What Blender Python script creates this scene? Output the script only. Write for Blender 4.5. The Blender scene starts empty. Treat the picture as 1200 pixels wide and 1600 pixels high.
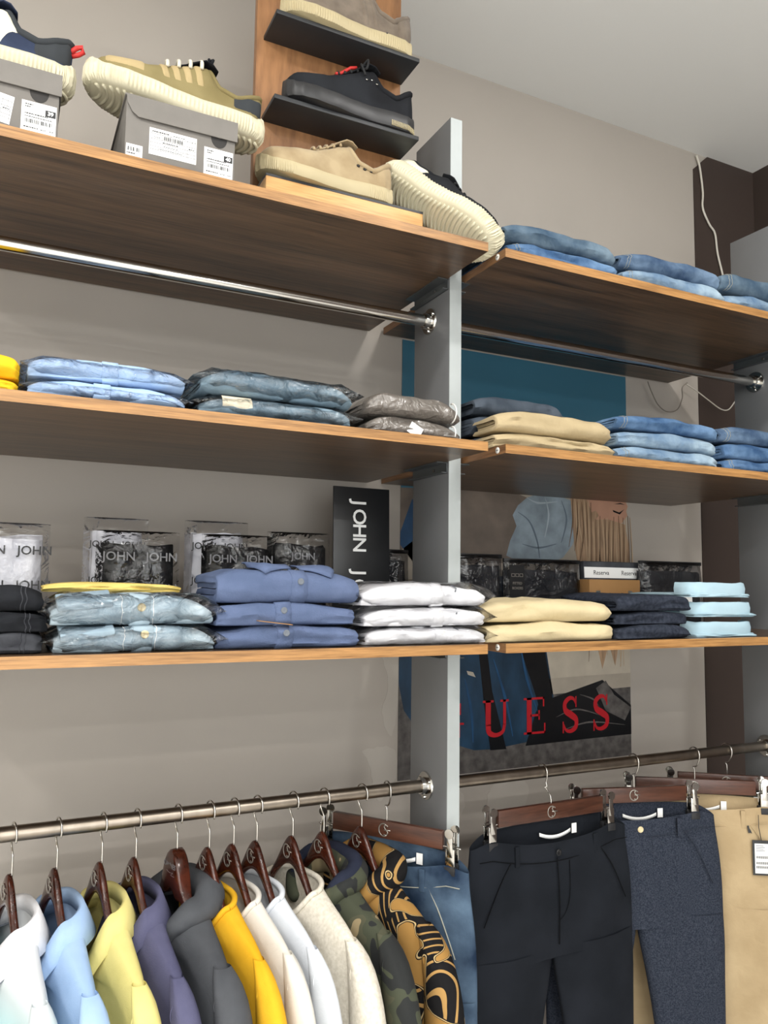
import bpy, bmesh, math, random
from mathutils import Vector, Matrix, noise
PI = math.pi
S = bpy.context.scene
COL = S.collection
# ------------------------------------------------------------------ camera
F = 1214.1
YAW, PITCH, ROLL = 0.45603733, 0.09251353, 0.01329826
CAM = Vector((0, 0, 1.45))
_fw = Vector((math.sin(YAW)*math.cos(PITCH), math.cos(YAW)*math.cos(PITCH), math.sin(PITCH)))
_rt = Vector((math.cos(YAW), -math.sin(YAW), 0)); _up = _rt.cross(_fw)
RT = _rt*math.cos(ROLL) + _up*math.sin(ROLL); UP = -_rt*math.sin(ROLL) + _up*math.cos(ROLL); FW = _fw
cd = bpy.data.cameras.new('camera'); cam = bpy.data.objects.new('camera', cd); COL.objects.link(cam)
cd.sensor_fit = 'HORIZONTAL'; cd.sensor_width = 36; cd.lens = 36*F/1200; cd.clip_start = 0.02
M = Matrix((RT, UP, -FW)).transposed().to_4x4(); M.translation = CAM
cam.matrix_world = M
S.camera = cam
# ------------------------------------------------------------------ view, world, lights
S.view_settings.view_transform = 'Standard'; S.view_settings.look = 'None'
S.view_settings.gamma = 1; S.view_settings.use_curve_mapping = False
S.view_settings.exposure = -0.22
W = bpy.data.worlds.new('world'); S.world = W; W.use_nodes = True
W.node_tree.nodes['Background'].inputs[0].default_value = (0.8, 0.85, 0.9, 1)
W.node_tree.nodes['Background'].inputs[1].default_value = 0.05
CEIL = 2.945; WALL = 1.83; SIDE = 2.36; LEFTW = -3.0; FRONT = -4.6
LAMPS = [(x, y) for y in (0.40, -1.0, -2.3, -3.7) for x in (-1.9, -0.35, 1.2)]
LAMP_W = 24.0
for i, (x, y) in enumerate(LAMPS):
    ld = bpy.data.lights.new('downlight', 'AREA'); ld.shape = 'DISK'; ld.size = 0.16; ld.energy = LAMP_W*(0.72 if y > 0 else 1.0); ld.color = (1.0, 0.98, 0.95)
    lo = bpy.data.objects.new('downlight', ld); COL.objects.link(lo); lo.location = (x, y, CEIL-0.012)

# unseen daylight window added behind the photographer to fill shadows under the shelves
wl = bpy.data.lights.new('added_window_fill', 'AREA'); wl.shape = 'RECTANGLE'; wl.size = 3.2; wl.size_y = 2.1; wl.energy = 105; wl.color = (0.90, 0.96, 1.0)
wo = bpy.data.objects.new('added_window_fill', wl); COL.objects.link(wo); wo.location = (-0.3, FRONT+0.03, 1.35); wo.rotation_euler = (-PI/2, 0, PI)

# ------------------------------------------------------------------ helpers
def at(px, py, Y):
    d = RT*((px-600)/F) - UP*((py-800)/F) + FW
    return CAM + d*((Y-CAM.y)/d.y)
def lin(c): return c/12.92 if c <= 0.04045 else ((c+0.055)/1.055)**2.4
def rgb(r, g=None, b=None):
    if isinstance(r, (tuple, list)): r, g, b = r
    return (lin(r/255), lin(g/255), lin(b/255), 1)
def nz(x, y=0, z=0): return noise.noise(Vector((x, y, z)))
MATS = {}
def newmat(name):
    m = bpy.data.materials.new(name); m.use_nodes = True; MATS[name] = m
    nt = m.node_tree; b = nt.nodes['Principled BSDF']
    return m, nt, b
def N(nt, t, **k):
    n = nt.nodes.new(t)
    for a, v in k.items():
        if a.startswith('i_'): n.inputs[a[2:].replace('_', ' ')].default_value = v
        else: setattr(n, a, v)
    return n
def coords(nt, scale=(1, 1, 1)):
    tc = N(nt, 'ShaderNodeTexCoord'); mp = N(nt, 'ShaderNodeMapping'); mp.inputs['Scale'].default_value = scale
    nt.links.new(tc.outputs['Object'], mp.inputs['Vector']); return mp.outputs['Vector']
def ramp(nt, fac, stops, interp='LINEAR'):
    r = N(nt, 'ShaderNodeValToRGB'); cr = r.color_ramp; cr.interpolation = interp
    while len(cr.elements) < len(stops): cr.elements.new(0.5)
    for e, (p, c) in zip(cr.elements, stops): e.position = p; e.color = c
    nt.links.new(fac, r.inputs['Fac']); return r.outputs['Color']
def plain(name, c, rough=0.5, metal=0.0, var=0.08, nscale=8, bump=0.0, bscale=60, spec=0.5, stretch=(1, 1, 1)):
    m, nt, b = newmat(name); v = coords(nt, stretch)
    n = N(nt, 'ShaderNodeTexNoise', i_Scale=nscale, i_Detail=4.0); nt.links.new(v, n.inputs['Vector'])
    c = rgb(c); lo = tuple(x*(1-var) for x in c[:3])+(1,); hi = tuple(min(1, x*(1+var)) for x in c[:3])+(1,)
    nt.links.new(ramp(nt, n.outputs['Fac'], [(0.3, lo), (0.7, hi)]), b.inputs['Base Color'])
    b.inputs['Roughness'].default_value = rough; b.inputs['Metallic'].default_value = metal
    b.inputs['Specular IOR Level'].default_value = spec
    if bump:
        n2 = N(nt, 'ShaderNodeTexNoise', i_Scale=bscale, i_Detail=3.0); nt.links.new(v, n2.inputs['Vector'])
        bp = N(nt, 'ShaderNodeBump', i_Strength=bump, i_Distance=0.004); nt.links.new(n2.outputs['Fac'], bp.inputs['Height'])
        nt.links.new(bp.outputs['Normal'], b.inputs['Normal'])
    return m
def fabric(name, c, c2=None, rough=0.9, scale=14, weave=900, wb=0.25, lo=0.35, hi=0.65, sheen=0.0, wrinkle=0.35, wscale=22):
    """cloth: broad mottling between two dye tones, wrinkles and weave as relief"""
    m, nt, b = newmat(name); v = coords(nt)
    c2 = c2 or tuple(min(255, x*1.07) for x in c)
    n = N(nt, 'ShaderNodeTexNoise', i_Scale=scale, i_Detail=5.0); nt.links.new(v, n.inputs['Vector'])
    nt.links.new(ramp(nt, n.outputs['Fac'], [(lo, rgb(c)), (hi, rgb(c2))]), b.inputs['Base Color'])
    b.inputs['Roughness'].default_value = rough; b.inputs['Specular IOR Level'].default_value = 0.12
    b.inputs['Sheen Weight'].default_value = sheen
    w = N(nt, 'ShaderNodeTexNoise', i_Scale=wscale, i_Detail=3.0, i_Distortion=0.6); nt.links.new(v, w.inputs['Vector'])
    g = N(nt, 'ShaderNodeTexNoise', i_Scale=weave, i_Detail=1.0); nt.links.new(v, g.inputs['Vector'])
    b1 = N(nt, 'ShaderNodeBump', i_Strength=wrinkle, i_Distance=0.008); nt.links.new(w.outputs['Fac'], b1.inputs['Height'])
    b2 = N(nt, 'ShaderNodeBump', i_Strength=wb, i_Distance=0.001); nt.links.new(g.outputs['Fac'], b2.inputs['Height'])
    nt.links.new(b1.outputs['Normal'], b2.inputs['Normal']); nt.links.new(b2.outputs['Normal'], b.inputs['Normal'])
    return m
def wood(name, dark, light, rough=0.4, stretch=(1.2, 22, 22), grain=9):
    m, nt, b = newmat(name)
    tc = N(nt, 'ShaderNodeTexCoord'); oi = N(nt, 'ShaderNodeObjectInfo')
    ad = N(nt, 'ShaderNodeVectorMath', operation='ADD'); nt.links.new(tc.outputs['Object'], ad.inputs[0]); nt.links.new(oi.outputs['Location'], ad.inputs[1])
    mp = N(nt, 'ShaderNodeMapping'); mp.inputs['Scale'].default_value = stretch; nt.links.new(ad.outputs[0], mp.inputs['Vector'])
    n = N(nt, 'ShaderNodeTexNoise', i_Scale=1.6, i_Detail=8.0, i_Distortion=0.9); nt.links.new(mp.outputs['Vector'], n.inputs['Vector'])
    n2 = N(nt, 'ShaderNodeTexNoise', i_Scale=grain, i_Detail=4.0); nt.links.new(mp.outputs['Vector'], n2.inputs['Vector'])
    mx = N(nt, 'ShaderNodeMath', operation='MULTIPLY_ADD'); mx.inputs[1].default_value = 0.45; nt.links.new(n2.outputs['Fac'], mx.inputs[0])
    sc = N(nt, 'ShaderNodeMath', operation='MULTIPLY'); sc.inputs[1].default_value = 0.6; nt.links.new(n.outputs['Fac'], sc.inputs[0]); nt.links.new(sc.outputs[0], mx.inputs[2])
    nt.links.new(ramp(nt, mx.outputs[0], [(0.34, rgb(dark)), (0.66, rgb(light))]), b.inputs['Base Color'])
    b.inputs['Roughness'].default_value = rough
    bp = N(nt, 'ShaderNodeBump', i_Strength=0.12, i_Distance=0.002); nt.links.new(n2.outputs['Fac'], bp.inputs['Height']); nt.links.new(bp.outputs['Normal'], b.inputs['Normal'])
    return m
def film(name, tint=(255, 255, 255), base=0.06, rough=0.12, scale=26, strength=0.9):
    m, nt, b = newmat(name); nt.nodes.remove(b); out = nt.nodes['Material Output']
    v = coords(nt, (1, 1, 1.6))
    n = N(nt, 'ShaderNodeTexNoise', i_Scale=scale, i_Detail=4.0, i_Distortion=1.2); nt.links.new(v, n.inputs['Vector'])
    bp = N(nt, 'ShaderNodeBump', i_Strength=strength, i_Distance=0.022); nt.links.new(n.outputs['Fac'], bp.inputs['Height'])
    tr = N(nt, 'ShaderNodeBsdfTransparent'); tr.inputs[0].default_value = rgb(tint)
    gl = N(nt, 'ShaderNodeBsdfGlossy'); gl.inputs['Roughness'].default_value = rough
    nt.links.new(bp.outputs['Normal'], gl.inputs['Normal'])
    fr = N(nt, 'ShaderNodeFresnel', i_IOR=1.4); nt.links.new(bp.outputs['Normal'], fr.inputs['Normal'])
    ma = N(nt, 'ShaderNodeMath', operation='ADD'); ma.inputs[1].default_value = base; nt.links.new(fr.outputs[0], ma.inputs[0]); ma.use_clamp = True
    mx = N(nt, 'ShaderNodeMixShader'); nt.links.new(ma.outputs[0], mx.inputs[0]); nt.links.new(tr.outputs[0], mx.inputs[1]); nt.links.new(gl.outputs[0], mx.inputs[2])
    nt.links.new(mx.outputs[0], out.inputs['Surface'])
    return m

def mk(name, vf, mat, parent=None, smooth=True, loc=None, rot=None, auto=None):
    v, f = vf
    me = bpy.data.meshes.new(name); me.from_pydata([tuple(p) for p in v], [], f); me.update()
    bm = bmesh.new(); bm.from_mesh(me); bmesh.ops.recalc_face_normals(bm, faces=bm.faces); bm.to_mesh(me); bm.free()
    if smooth:
        me.polygons.foreach_set('use_smooth', [True]*len(me.polygons))
        if auto: me.set_sharp_from_angle(angle=math.radians(auto))
    me.materials.append(MATS[mat] if isinstance(mat, str) else mat)
    o = bpy.data.objects.new(name, me); COL.objects.link(o)
    if parent: o.parent = parent
    if loc is not None: o.location = loc
    if rot is not None: o.rotation_euler = rot
    return o
def tag(o, label, cat, group=None):
    o['label'] = label; o['category'] = cat
    if group: o['group'] = group
    return o
def thing(name, label, cat, loc=(0, 0, 0), rot=(0, 0, 0), group=None):
    o = bpy.data.objects.new(name, None); COL.objects.link(o); o.empty_display_size = 0.05
    o.location = loc; o.rotation_euler = rot
    return tag(o, label, cat, group)
def struct(o): o['kind'] = 'structure'; return o
def add(*vfs):
    V, Fc = [], []
    for v, f in vfs:
        n = len(V); V += list(v); Fc += [tuple(i+n for i in q) for q in f]
    return V, Fc
def xf(vf, mat):
    return [mat @ Vector(p) for p in vf[0]], vf[1]
def T(x, y, z): return Matrix.Translation((x, y, z))
def RX(a): return Matrix.Rotation(a, 4, 'X')
def RY(a): return Matrix.Rotation(a, 4, 'Y')
def RZ(a): return Matrix.Rotation(a, 4, 'Z')
def box(x0, x1, y0, y1, z0, z1, bev=0.0):
    bm = bmesh.new(); bmesh.ops.create_cube(bm, size=1)
    for v in bm.verts: v.co = Vector(((x0+x1)/2+v.co.x*(x1-x0), (y0+y1)/2+v.co.y*(y1-y0), (z0+z1)/2+v.co.z*(z1-z0)))
    if bev: bmesh.ops.bevel(bm, geom=bm.edges[:], offset=bev, segments=2, affect='EDGES', profile=0.5)
    bm.verts.index_update(); r = ([v.co.copy() for v in bm.verts], [tuple(v.index for v in f.verts) for f in bm.faces]); bm.free(); return r
def cyl(p0, p1, r0, r1=None, n=20, cap=True):
    p0, p1 = Vector(p0), Vector(p1); r1 = r0 if r1 is None else r1
    d = (p1-p0).normalized(); a = d.orthogonal().normalized(); b = d.cross(a)
    V = [p + (a*math.cos(2*PI*i/n)+b*math.sin(2*PI*i/n))*r for p, r in ((p0, r0), (p1, r1)) for i in range(n)]
    Fc = [(i, (i+1) % n, n+(i+1) % n, n+i) for i in range(n)]
    if cap: Fc += [tuple(range(n)), tuple(range(n, 2*n))]
    return V, Fc
def loft(rings, cap=True, closed=True):
    n = len(rings[0]); V = [Vector(p) for r in rings for p in r]; Fc = []
    for k in range(len(rings)-1):
        for i in range(n if closed else n-1):
            j = (i+1) % n; Fc.append((k*n+i, k*n+j, (k+1)*n+j, (k+1)*n+i))
    if cap and closed: Fc += [tuple(range(n)), tuple((len(rings)-1)*n+i for i in range(n))]
    return V, Fc
def tube(pts, r, n=8, cap=True):
    pts = [Vector(p) for p in pts]; rings = []; up = None
    for i, p in enumerate(pts):
        d = (pts[min(i+1, len(pts)-1)]-pts[max(i-1, 0)]).normalized()
        if up is None: up = d.orthogonal().normalized()
        up = (up - d*up.dot(d))
        up = up.normalized() if up.length > 1e-6 else d.orthogonal().normalized()
        b = d.cross(up); rr = r[i] if isinstance(r, (list, tuple)) else r
        rings.append([p+(up*math.cos(2*PI*k/n)+b*math.sin(2*PI*k/n))*rr for k in range(n)])
    return loft(rings, cap)
def smoothpath(pts, sub=6):
    pts = [Vector(p) for p in pts]; out = []
    for i in range(len(pts)-1):
        p0, p1, p2, p3 = pts[max(i-1, 0)], pts[i], pts[i+1], pts[min(i+2, len(pts)-1)]
        for k in range(sub):
            t = k/sub
            out.append(0.5*((2*p1)+(p2-p0)*t+(2*p0-5*p1+4*p2-p3)*t*t+(3*p1-p0-3*p2+p3)*t**3))
    return out+[pts[-1]]
def interp(tab, s):
    if s <= tab[0][0]: return tab[0][1]
    for (a, va), (b, vb) in zip(tab, tab[1:]):
        if s <= b:
            t = (s-a)/(b-a); t = t*t*(3-2*t)*0.5+t*0.5; return va+(vb-va)*t
    return tab[-1][1]
def poly(pts, th=0.0006):
    """flat plate in the xz plane, facing -y, with a small thickness"""
    n = len(pts); V = [(p[0], 0, p[1]) for p in pts]+[(p[0], -th, p[1]) for p in pts]
    return V, [tuple(range(n)), tuple(range(n, 2*n))]+[(i, (i+1) % n, n+(i+1) % n, n+i) for i in range(n)]
def text(s, size, th=0.0005, bold=0.0, align='CENTER', spacing=1.0):
    c = bpy.data.curves.new('txt', 'FONT'); c.body = s; c.size = size; c.align_x = align; c.align_y = 'CENTER'
    c.extrude = th/2; c.offset = bold; c.resolution_u = 3; c.space_character = spacing
    o = bpy.data.objects.new('txt', c); COL.objects.link(o); bpy.context.view_layer.update()
    me = bpy.data.meshes.new_from_object(o.evaluated_get(bpy.context.evaluated_depsgraph_get()))
    r = ([v.co.copy() for v in me.vertices], [tuple(p.vertices) for p in me.polygons])
    bpy.data.objects.remove(o); bpy.data.curves.remove(c); bpy.data.meshes.remove(me)
    return xf(r, RX(PI/2))          # stands in the xz plane, reads from -y

# ------------------------------------------------------------------ materials
plain('wall_paint', (180, 172, 163), 0.75, var=0.03, nscale=2.5, bump=0.05, bscale=40)
plain('wall_brown', (62, 50, 44), 0.7, var=0.06, nscale=2.5)
plain('wall_light', (232, 231, 228), 0.8, var=0.02)
plain('ceiling_paint', (241, 241, 238), 0.85, var=0.01, nscale=2)
plain('floor_tile', (228, 225, 220), 0.4, var=0.1, nscale=4)
plain('primer', (188, 181, 172), 0.8, var=0.03)
wood('walnut', (50, 39, 30), (106, 82, 61), 0.33)
wood('edge_wood', (112, 78, 44), (180, 134, 82), 0.45, stretch=(2.5, 60, 60))
wood('end_edge', (88, 60, 38), (138, 100, 66), 0.45, stretch=(60, 2.5, 60))
wood('rack_panel', (112, 76, 48), (162, 116, 76), 0.45, stretch=(10, 10, 2))
wood('rack_block', (186, 134, 78), (224, 178, 118), 0.45, stretch=(2, 30, 30))
wood('hanger_wood', (34, 14, 8), (72, 31, 18), 0.16, stretch=(3, 20, 20))
wood('bar_wood', (52, 29, 20), (86, 52, 38), 0.35, stretch=(3, 25, 25))
plain('post_grey', (120, 121, 123), 0.42, 0.1, var=0.05, nscale=5, bump=0.04)
plain('post_front_lit', (172, 178, 178), 0.45, 0.1, var=0.06, nscale=14)
plain('bracket_metal', (112, 116, 118), 0.38, 0.7, var=0.05)
plain('chrome', (205, 203, 198), 0.14, 1.0, var=0.04)
plain('rail_steel', (148, 138, 126), 0.33, 1.0, var=0.18, nscale=9, stretch=(3, 1, 1))
plain('wire', (205, 202, 196), 0.2, 1.0, var=0.03)
plain('black_plate', (40, 42, 45), 0.5, var=0.06)
plain('black_rubber', (30, 30, 32), 0.55)
plain('black_plastic', (24, 25, 27), 0.35)
plain('white_plastic', (226, 224, 218), 0.45, var=0.02)
plain('paper', (240, 240, 238), 0.6, var=0.01)
plain('ink', (38, 38, 40), 0.6)
plain('ink_grey', (120, 120, 122), 0.6)
plain('cream_card', (226, 216, 192), 0.7, var=0.03)
plain('box_card', (116, 112, 107), 0.75, var=0.06, nscale=30, bump=0.03, bscale=200)
plain('box_dark', (48, 46, 45), 0.8)
plain('kraft', (156, 116, 70), 0.75)
plain('silver_print', (176, 172, 164), 0.3, 0.8)
plain('dark_print', (104, 104, 108), 0.5, 0.0)
plain('cable_white', (214, 208, 196), 0.5)
plain('cable_grey', (132, 124, 114), 0.5)
plain('horn', (206, 190, 150), 0.35, var=0.15, nscale=200)
# shoes
plain('sole_cream', (208, 201, 174), 0.6, var=0.03)
plain('sole_black', (38, 38, 40), 0.45)
plain('sole_sand', (186, 172, 136), 0.6, var=0.04)
fabric('olive_knit', (124, 112, 76), (140, 128, 90), weave=500, wrinkle=0.1)
fabric('tan_strap', (166, 146, 106), (178, 159, 119), weave=400, wrinkle=0.1)
fabric('black_knit', (30, 31, 34), (40, 42, 46), weave=500, wrinkle=0.15)
fabric('charcoal_patch', (58, 61, 64), wrinkle=0.05)
fabric('navy_mesh', (48, 56, 76), (60, 70, 92), weave=500, wrinkle=0.05)
fabric('cream_leather', (228, 224, 200), rough=0.5, wrinkle=0.05, wb=0.02)
fabric('grey_suede', (104, 93, 82), (128, 116, 103), scale=30, weave=300, wrinkle=0.1, sheen=0.2)
fabric('beige_suede', (158, 138, 106), (178, 159, 126), scale=25, weave=300, wrinkle=0.08, sheen=0.2)
plain('lace_white', (222, 216, 198), 0.8)
plain('lace_black', (28, 29, 31), 0.8)
plain('lace_brown', (66, 52, 42), 0.8)
plain('red_tab', (196, 44, 40), 0.6)
plain('skin_lining', (206, 176, 146), 0.7)
# cloth
fabric('denim_mid', (48, 68, 96), (116, 138, 162), scale=11, wrinkle=0.8)
fabric('denim_blue', (48, 76, 112), (112, 142, 176), scale=11, wrinkle=0.8)
fabric('denim_pale', (88, 114, 142), (160, 180, 194), scale=11, wrinkle=0.8)
fabric('denim_steel', (58, 78, 98), (112, 130, 144), scale=12, wrinkle=0.8)
fabric('denim_shirt', (140, 160, 174), (178, 194, 202), scale=10, wrinkle=0.5)
fabric('denim_pack', (96, 118, 134), (136, 156, 168), scale=10, wrinkle=0.6)
fabric('black_denim', (26, 27, 30), (44, 46, 50), scale=12, wrinkle=0.4)
fabric('grey_denim', (52, 53, 58), (80, 82, 86), scale=12, wrinkle=0.4)
fabric('charcoal_wool', (58, 66, 76), (80, 88, 98), scale=18, wrinkle=0.4)
fabric('navy_tweed', (34, 38, 48), (52, 57, 68), scale=120, weave=500, wrinkle=0.4)
fabric('khaki', (168, 151, 118), (188, 170, 136), scale=8, wrinkle=0.4)
fabric('sand_twill', (194, 178, 141), (207, 191, 155), scale=8, wrinkle=0.35)
fabric('chino_tan', (164, 143, 110), (181, 160, 126), scale=9, wrinkle=0.3)
fabric('sky_cotton', (156, 184, 220), (174, 198, 230), scale=8, wrinkle=0.4)
fabric('ice_cotton', (160, 186, 198), (172, 197, 208), scale=8, wrinkle=0.15)
fabric('white_cotton', (222, 222, 226), (234, 234, 237), scale=8, wrinkle=0.35)
fabric('white_brief', (206, 206, 214), (226, 226, 232), scale=8, wrinkle=0.5)
fabric('black_brief', (22, 22, 24), (34, 34, 36), scale=8, wrinkle=0.5)
fabric('slate_pique', (82, 95, 124), (98, 111, 142), scale=10, weave=500, wb=0.5, wrinkle=0.3)
fabric('yellow_cotton', (246, 192, 34), (252, 206, 56), scale=8, wrinkle=0.3)
fabric('pale_yellow', (216, 192, 112), wrinkle=0.3)
fabric('grey_foil', (104, 98, 92), (122, 116, 110), rough=0.28, scale=8, wrinkle=0.9, wscale=45, wb=0.0)
MATS['grey_foil'].node_tree.nodes['Principled BSDF'].inputs['Specular IOR Level'].default_value = 0.7
fabric('sky_pique', (152, 180, 216), (166, 192, 226), weave=600, wrinkle=0.2)
fabric('lemon_pique', (212, 200, 126), (222, 210, 138), weave=600, wrinkle=0.2)
fabric('violet_rib', (80, 80, 106), (92, 92, 118), weave=500, wb=0.4, wrinkle=0.2)
fabric('navy_cotton', (36, 40, 54), (44, 48, 64), wrinkle=0.2)
fabric('charcoal_fleece', (70, 72, 76), (82, 84, 88), wrinkle=0.2)
fabric('gold_cotton', (216, 162, 34), (226, 174, 46), wrinkle=0.2)
fabric('ivory_cotton', (212, 207, 197), (222, 217, 208), wrinkle=0.2)
fabric('bright_white', (206, 210, 217), (217, 221, 226), wrinkle=0.2)
fabric('oat_heather', (206, 198, 182), (224, 217, 203), scale=160, wrinkle=0.2)
fabric('black_twill', (22, 25, 30), (30, 33, 39), scale=9, wrinkle=0.15)
fabric('navy_chino', (26, 31, 42), (36, 42, 54), scale=9, wrinkle=0.2)
fabric('ink_denim', (34, 39, 50), (62, 67, 78), scale=330, weave=500, wrinkle=0.2, lo=0.38, hi=0.72)
fabric('olive_twill', (72, 72, 62), (84, 84, 72), wrinkle=0.2)
fabric('washed_denim', (28, 42, 62), (94, 115, 136), scale=9, wrinkle=0.3, lo=0.36, hi=0.72)
fabric('seam_thread', (150, 150, 140), wrinkle=0)
fabric('black_seam', (12, 13, 16), wrinkle=0)
plain('stripe_grey', (104, 110, 118), 0.8)
def camo():
    m, nt, b = newmat('camo'); v = coords(nt, (1, 1, 1.0))
    n = N(nt, 'ShaderNodeTexNoise', i_Scale=11.0, i_Detail=1.5, i_Distortion=0.8); nt.links.new(v, n.inputs['Vector'])
    c = ramp(nt, n.outputs['Fac'], [(0.0, rgb(30, 32, 32)), (0.44, rgb(62, 66, 50)), (0.53, rgb(74, 74, 56)), (0.60, rgb(146, 130, 98))], 'CONSTANT')
    nt.links.new(c, b.inputs['Base Color']); b.inputs['Roughness'].default_value = 0.9
camo()
def leaf():
    m, nt, b = newmat('leaf_print'); v = coords(nt, (1, 1, 1.0))
    n = N(nt, 'ShaderNodeTexNoise', i_Scale=9.0, i_Detail=0.5, i_Distortion=1.4); nt.links.new(v, n.inputs['Vector'])
    n2 = N(nt, 'ShaderNodeTexNoise', i_Scale=5.0, i_Detail=0.0); nt.links.new(v, n2.inputs['Vector'])
    mv = N(nt, 'ShaderNodeVectorMath', operation='MULTIPLY_ADD'); mv.inputs[1].default_value = (0.35, 0.35, 0.35)
    nt.links.new(n2.outputs['Color'], mv.inputs[0]); nt.links.new(v, mv.inputs[2])
    w = N(nt, 'ShaderNodeTexWave', i_Scale=17.0, i_Distortion=1.5, i_Detail=0.5); w.bands_direction = 'DIAGONAL'; nt.links.new(mv.outputs[0], w.inputs['Vector'])
    lines = ramp(nt, w.outputs['Fac'], [(0.0, rgb(26, 25, 26)), (0.86, rgb(168, 132, 80))], 'CONSTANT')
    mask = ramp(nt, n.outputs['Fac'], [(0.0, (0, 0, 0, 1)), (0.50, (1, 1, 1, 1))], 'CONSTANT')
    edge = ramp(nt, n.outputs['Fac'], [(0.0, rgb(158, 120, 66)), (0.50, rgb(26, 25, 26)), (0.515, rgb(190, 164, 116)), (0.525, rgb(26, 25, 26)), (0.535, rgb(158, 120, 66))], 'CONSTANT')
    mx = N(nt, 'ShaderNodeMix', data_type='RGBA'); nt.links.new(mask, mx.inputs['Factor']); nt.links.new(lines, mx.inputs['A']); nt.links.new(edge, mx.inputs['B'])
    nt.links.new(mx.outputs['Result'], b.inputs['Base Color']); b.inputs['Roughness'].default_value = 0.9; b.inputs['Specular IOR Level'].default_value = 0.12
leaf()
def ombre():
    m, nt, b = newmat('teal_ombre'); tc = N(nt, 'ShaderNodeTexCoord'); sx = N(nt, 'ShaderNodeSeparateXYZ'); nt.links.new(tc.outputs['Object'], sx.inputs[0])
    mr = N(nt, 'ShaderNodeMapRange'); mr.inputs['From Min'].default_value = -0.33; mr.inputs['From Max'].default_value = -0.17; nt.links.new(sx.outputs['Z'], mr.inputs['Value'])
    nt.links.new(ramp(nt, mr.outputs[0], [(0.0, rgb(84, 168, 178)), (0.5, rgb(170, 212, 216)), (1.0, rgb(216, 219, 222))]), b.inputs['Base Color']); b.inputs['Roughness'].default_value = 0.9
ombre()
film('film_clear', (253, 253, 253), 0.045, 0.20, 24, 1.0); film('film_smoke', (252, 252, 252), 0.02, 0.17, 18, 0.45)
film('film_grey', (205, 205, 207), 0.04, 0.25, 16, 0.7)
# poster inks
plain('print_teal', (62, 112, 134), 0.35, var=0.05, nscale=3)
plain('print_dust', (122, 110, 100), 0.35, var=0.35, nscale=9)
plain('print_haze', (176, 166, 152), 0.35, var=0.2, nscale=7)
plain('print_denim', (146, 160, 170), 0.35, var=0.3, nscale=16)
plain('print_skin', (196, 150, 126), 0.35, var=0.1, nscale=10)
plain('print_hair', (172, 142, 114), 0.35, var=0.35, nscale=24, stretch=(6, 1, 0.6))
plain('print_jeans', (34, 62, 86), 0.35, var=0.45, nscale=8, stretch=(2, 1, 1))
plain('print_black', (14, 16, 20), 0.3, var=0.3)
plain('print_sand', (192, 182, 166), 0.35, var=0.12, nscale=12)
plain('print_ground', (92, 88, 86), 0.4, var=0.45, nscale=40)
plain('print_blue', (34, 78, 118), 0.35, var=0.4, nscale=9)
plain('print_hair_dark', (124, 98, 76), 0.35); plain('print_hair_light', (196, 170, 140), 0.35); plain('print_denim_dark', (104, 118, 130), 0.35); plain('print_denim_light', (176, 188, 196), 0.35)
plain('print_red', (190, 26, 38), 0.4, var=0.03)

# ------------------------------------------------------------------ room
struct(mk('wall_back', box(LEFTW, SIDE, WALL, WALL+0.1, 0, CEIL), 'wall_paint', smooth=False))
struct(mk('wall_right', box(SIDE, SIDE+0.1, FRONT, WALL, 0, CEIL), 'wall_brown', smooth=False))
struct(mk('wall_left', box(LEFTW-0.1, LEFTW, FRONT, WALL, 0, CEIL), 'wall_light', smooth=False))
struct(mk('wall_front', box(LEFTW, SIDE, FRONT-0.1, FRONT, 0, CEIL), 'wall_light', smooth=False))
struct(mk('floor', box(LEFTW, SIDE, FRONT, WALL, -0.1, 0), 'floor_tile', smooth=False))
struct(mk('ceiling', box(LEFTW, SIDE, FRONT, WALL, CEIL, CEIL+0.1), 'ceiling_paint', smooth=False))
# the brown painted end of the back wall, its top corner cut on the slant
struct(mk('trim_1', poly([(2.06, 0), (SIDE, 0), (SIDE, CEIL), (2.13, CEIL), (2.063, CEIL-0.06)], 0.004), 'wall_brown', smooth=False, loc=(0, WALL, 0)))
# patches of old paint left on the wall beside the poster
wp = bpy.data.objects['wall_back']
for k, pts in enumerate(([(.845, 1.03), (.89, 1.035), (.93, 1.03), (.945, 0.99), (.93, .93), (.90, .90), (.875, .93), (.87, .98)],
                         [(1.02, .86), (1.06, .915), (1.13, .905), (1.15, .86), (1.10, .80), (1.03, .80)],
                         [(1.22, .88), (1.27, .93), (1.33, .925), (1.36, .87), (1.31, .80), (1.24, .81)],
                         [(.89, 1.28), (.945, 1.27), (.944, 1.13), (.925, 1.06), (.90, 1.12), (.915, 1.2)])):
    cl = smoothpath([(p[0], 0, p[1]) for p in pts+pts[:1]], 7)[:-1]; pts = [(p.x+.006*nz(p.x*60, p.z*60, k), p.z+.006*nz(p.z*60, p.x*60, k+5)) for p in cl]
    mk('bare_plaster', poly(pts, 0.0008), 'primer', wp, False, (0, WALL, 0))
wf = struct(mk('added_window_1', add(box(-1.98, -1.90, FRONT-.005, FRONT+.02, .25, 2.45), box(1.30, 1.38, FRONT-.005, FRONT+.02, .25, 2.45), box(-1.98, 1.38, FRONT-.005, FRONT+.02, .25, .30), box(-1.98, 1.38, FRONT-.005, FRONT+.02, 2.40, 2.45), box(-.34, -.28, FRONT-.005, FRONT+.02, .25, 2.45)), 'post_grey', smooth=False))  # unseen frame added to go with the fill light
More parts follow.
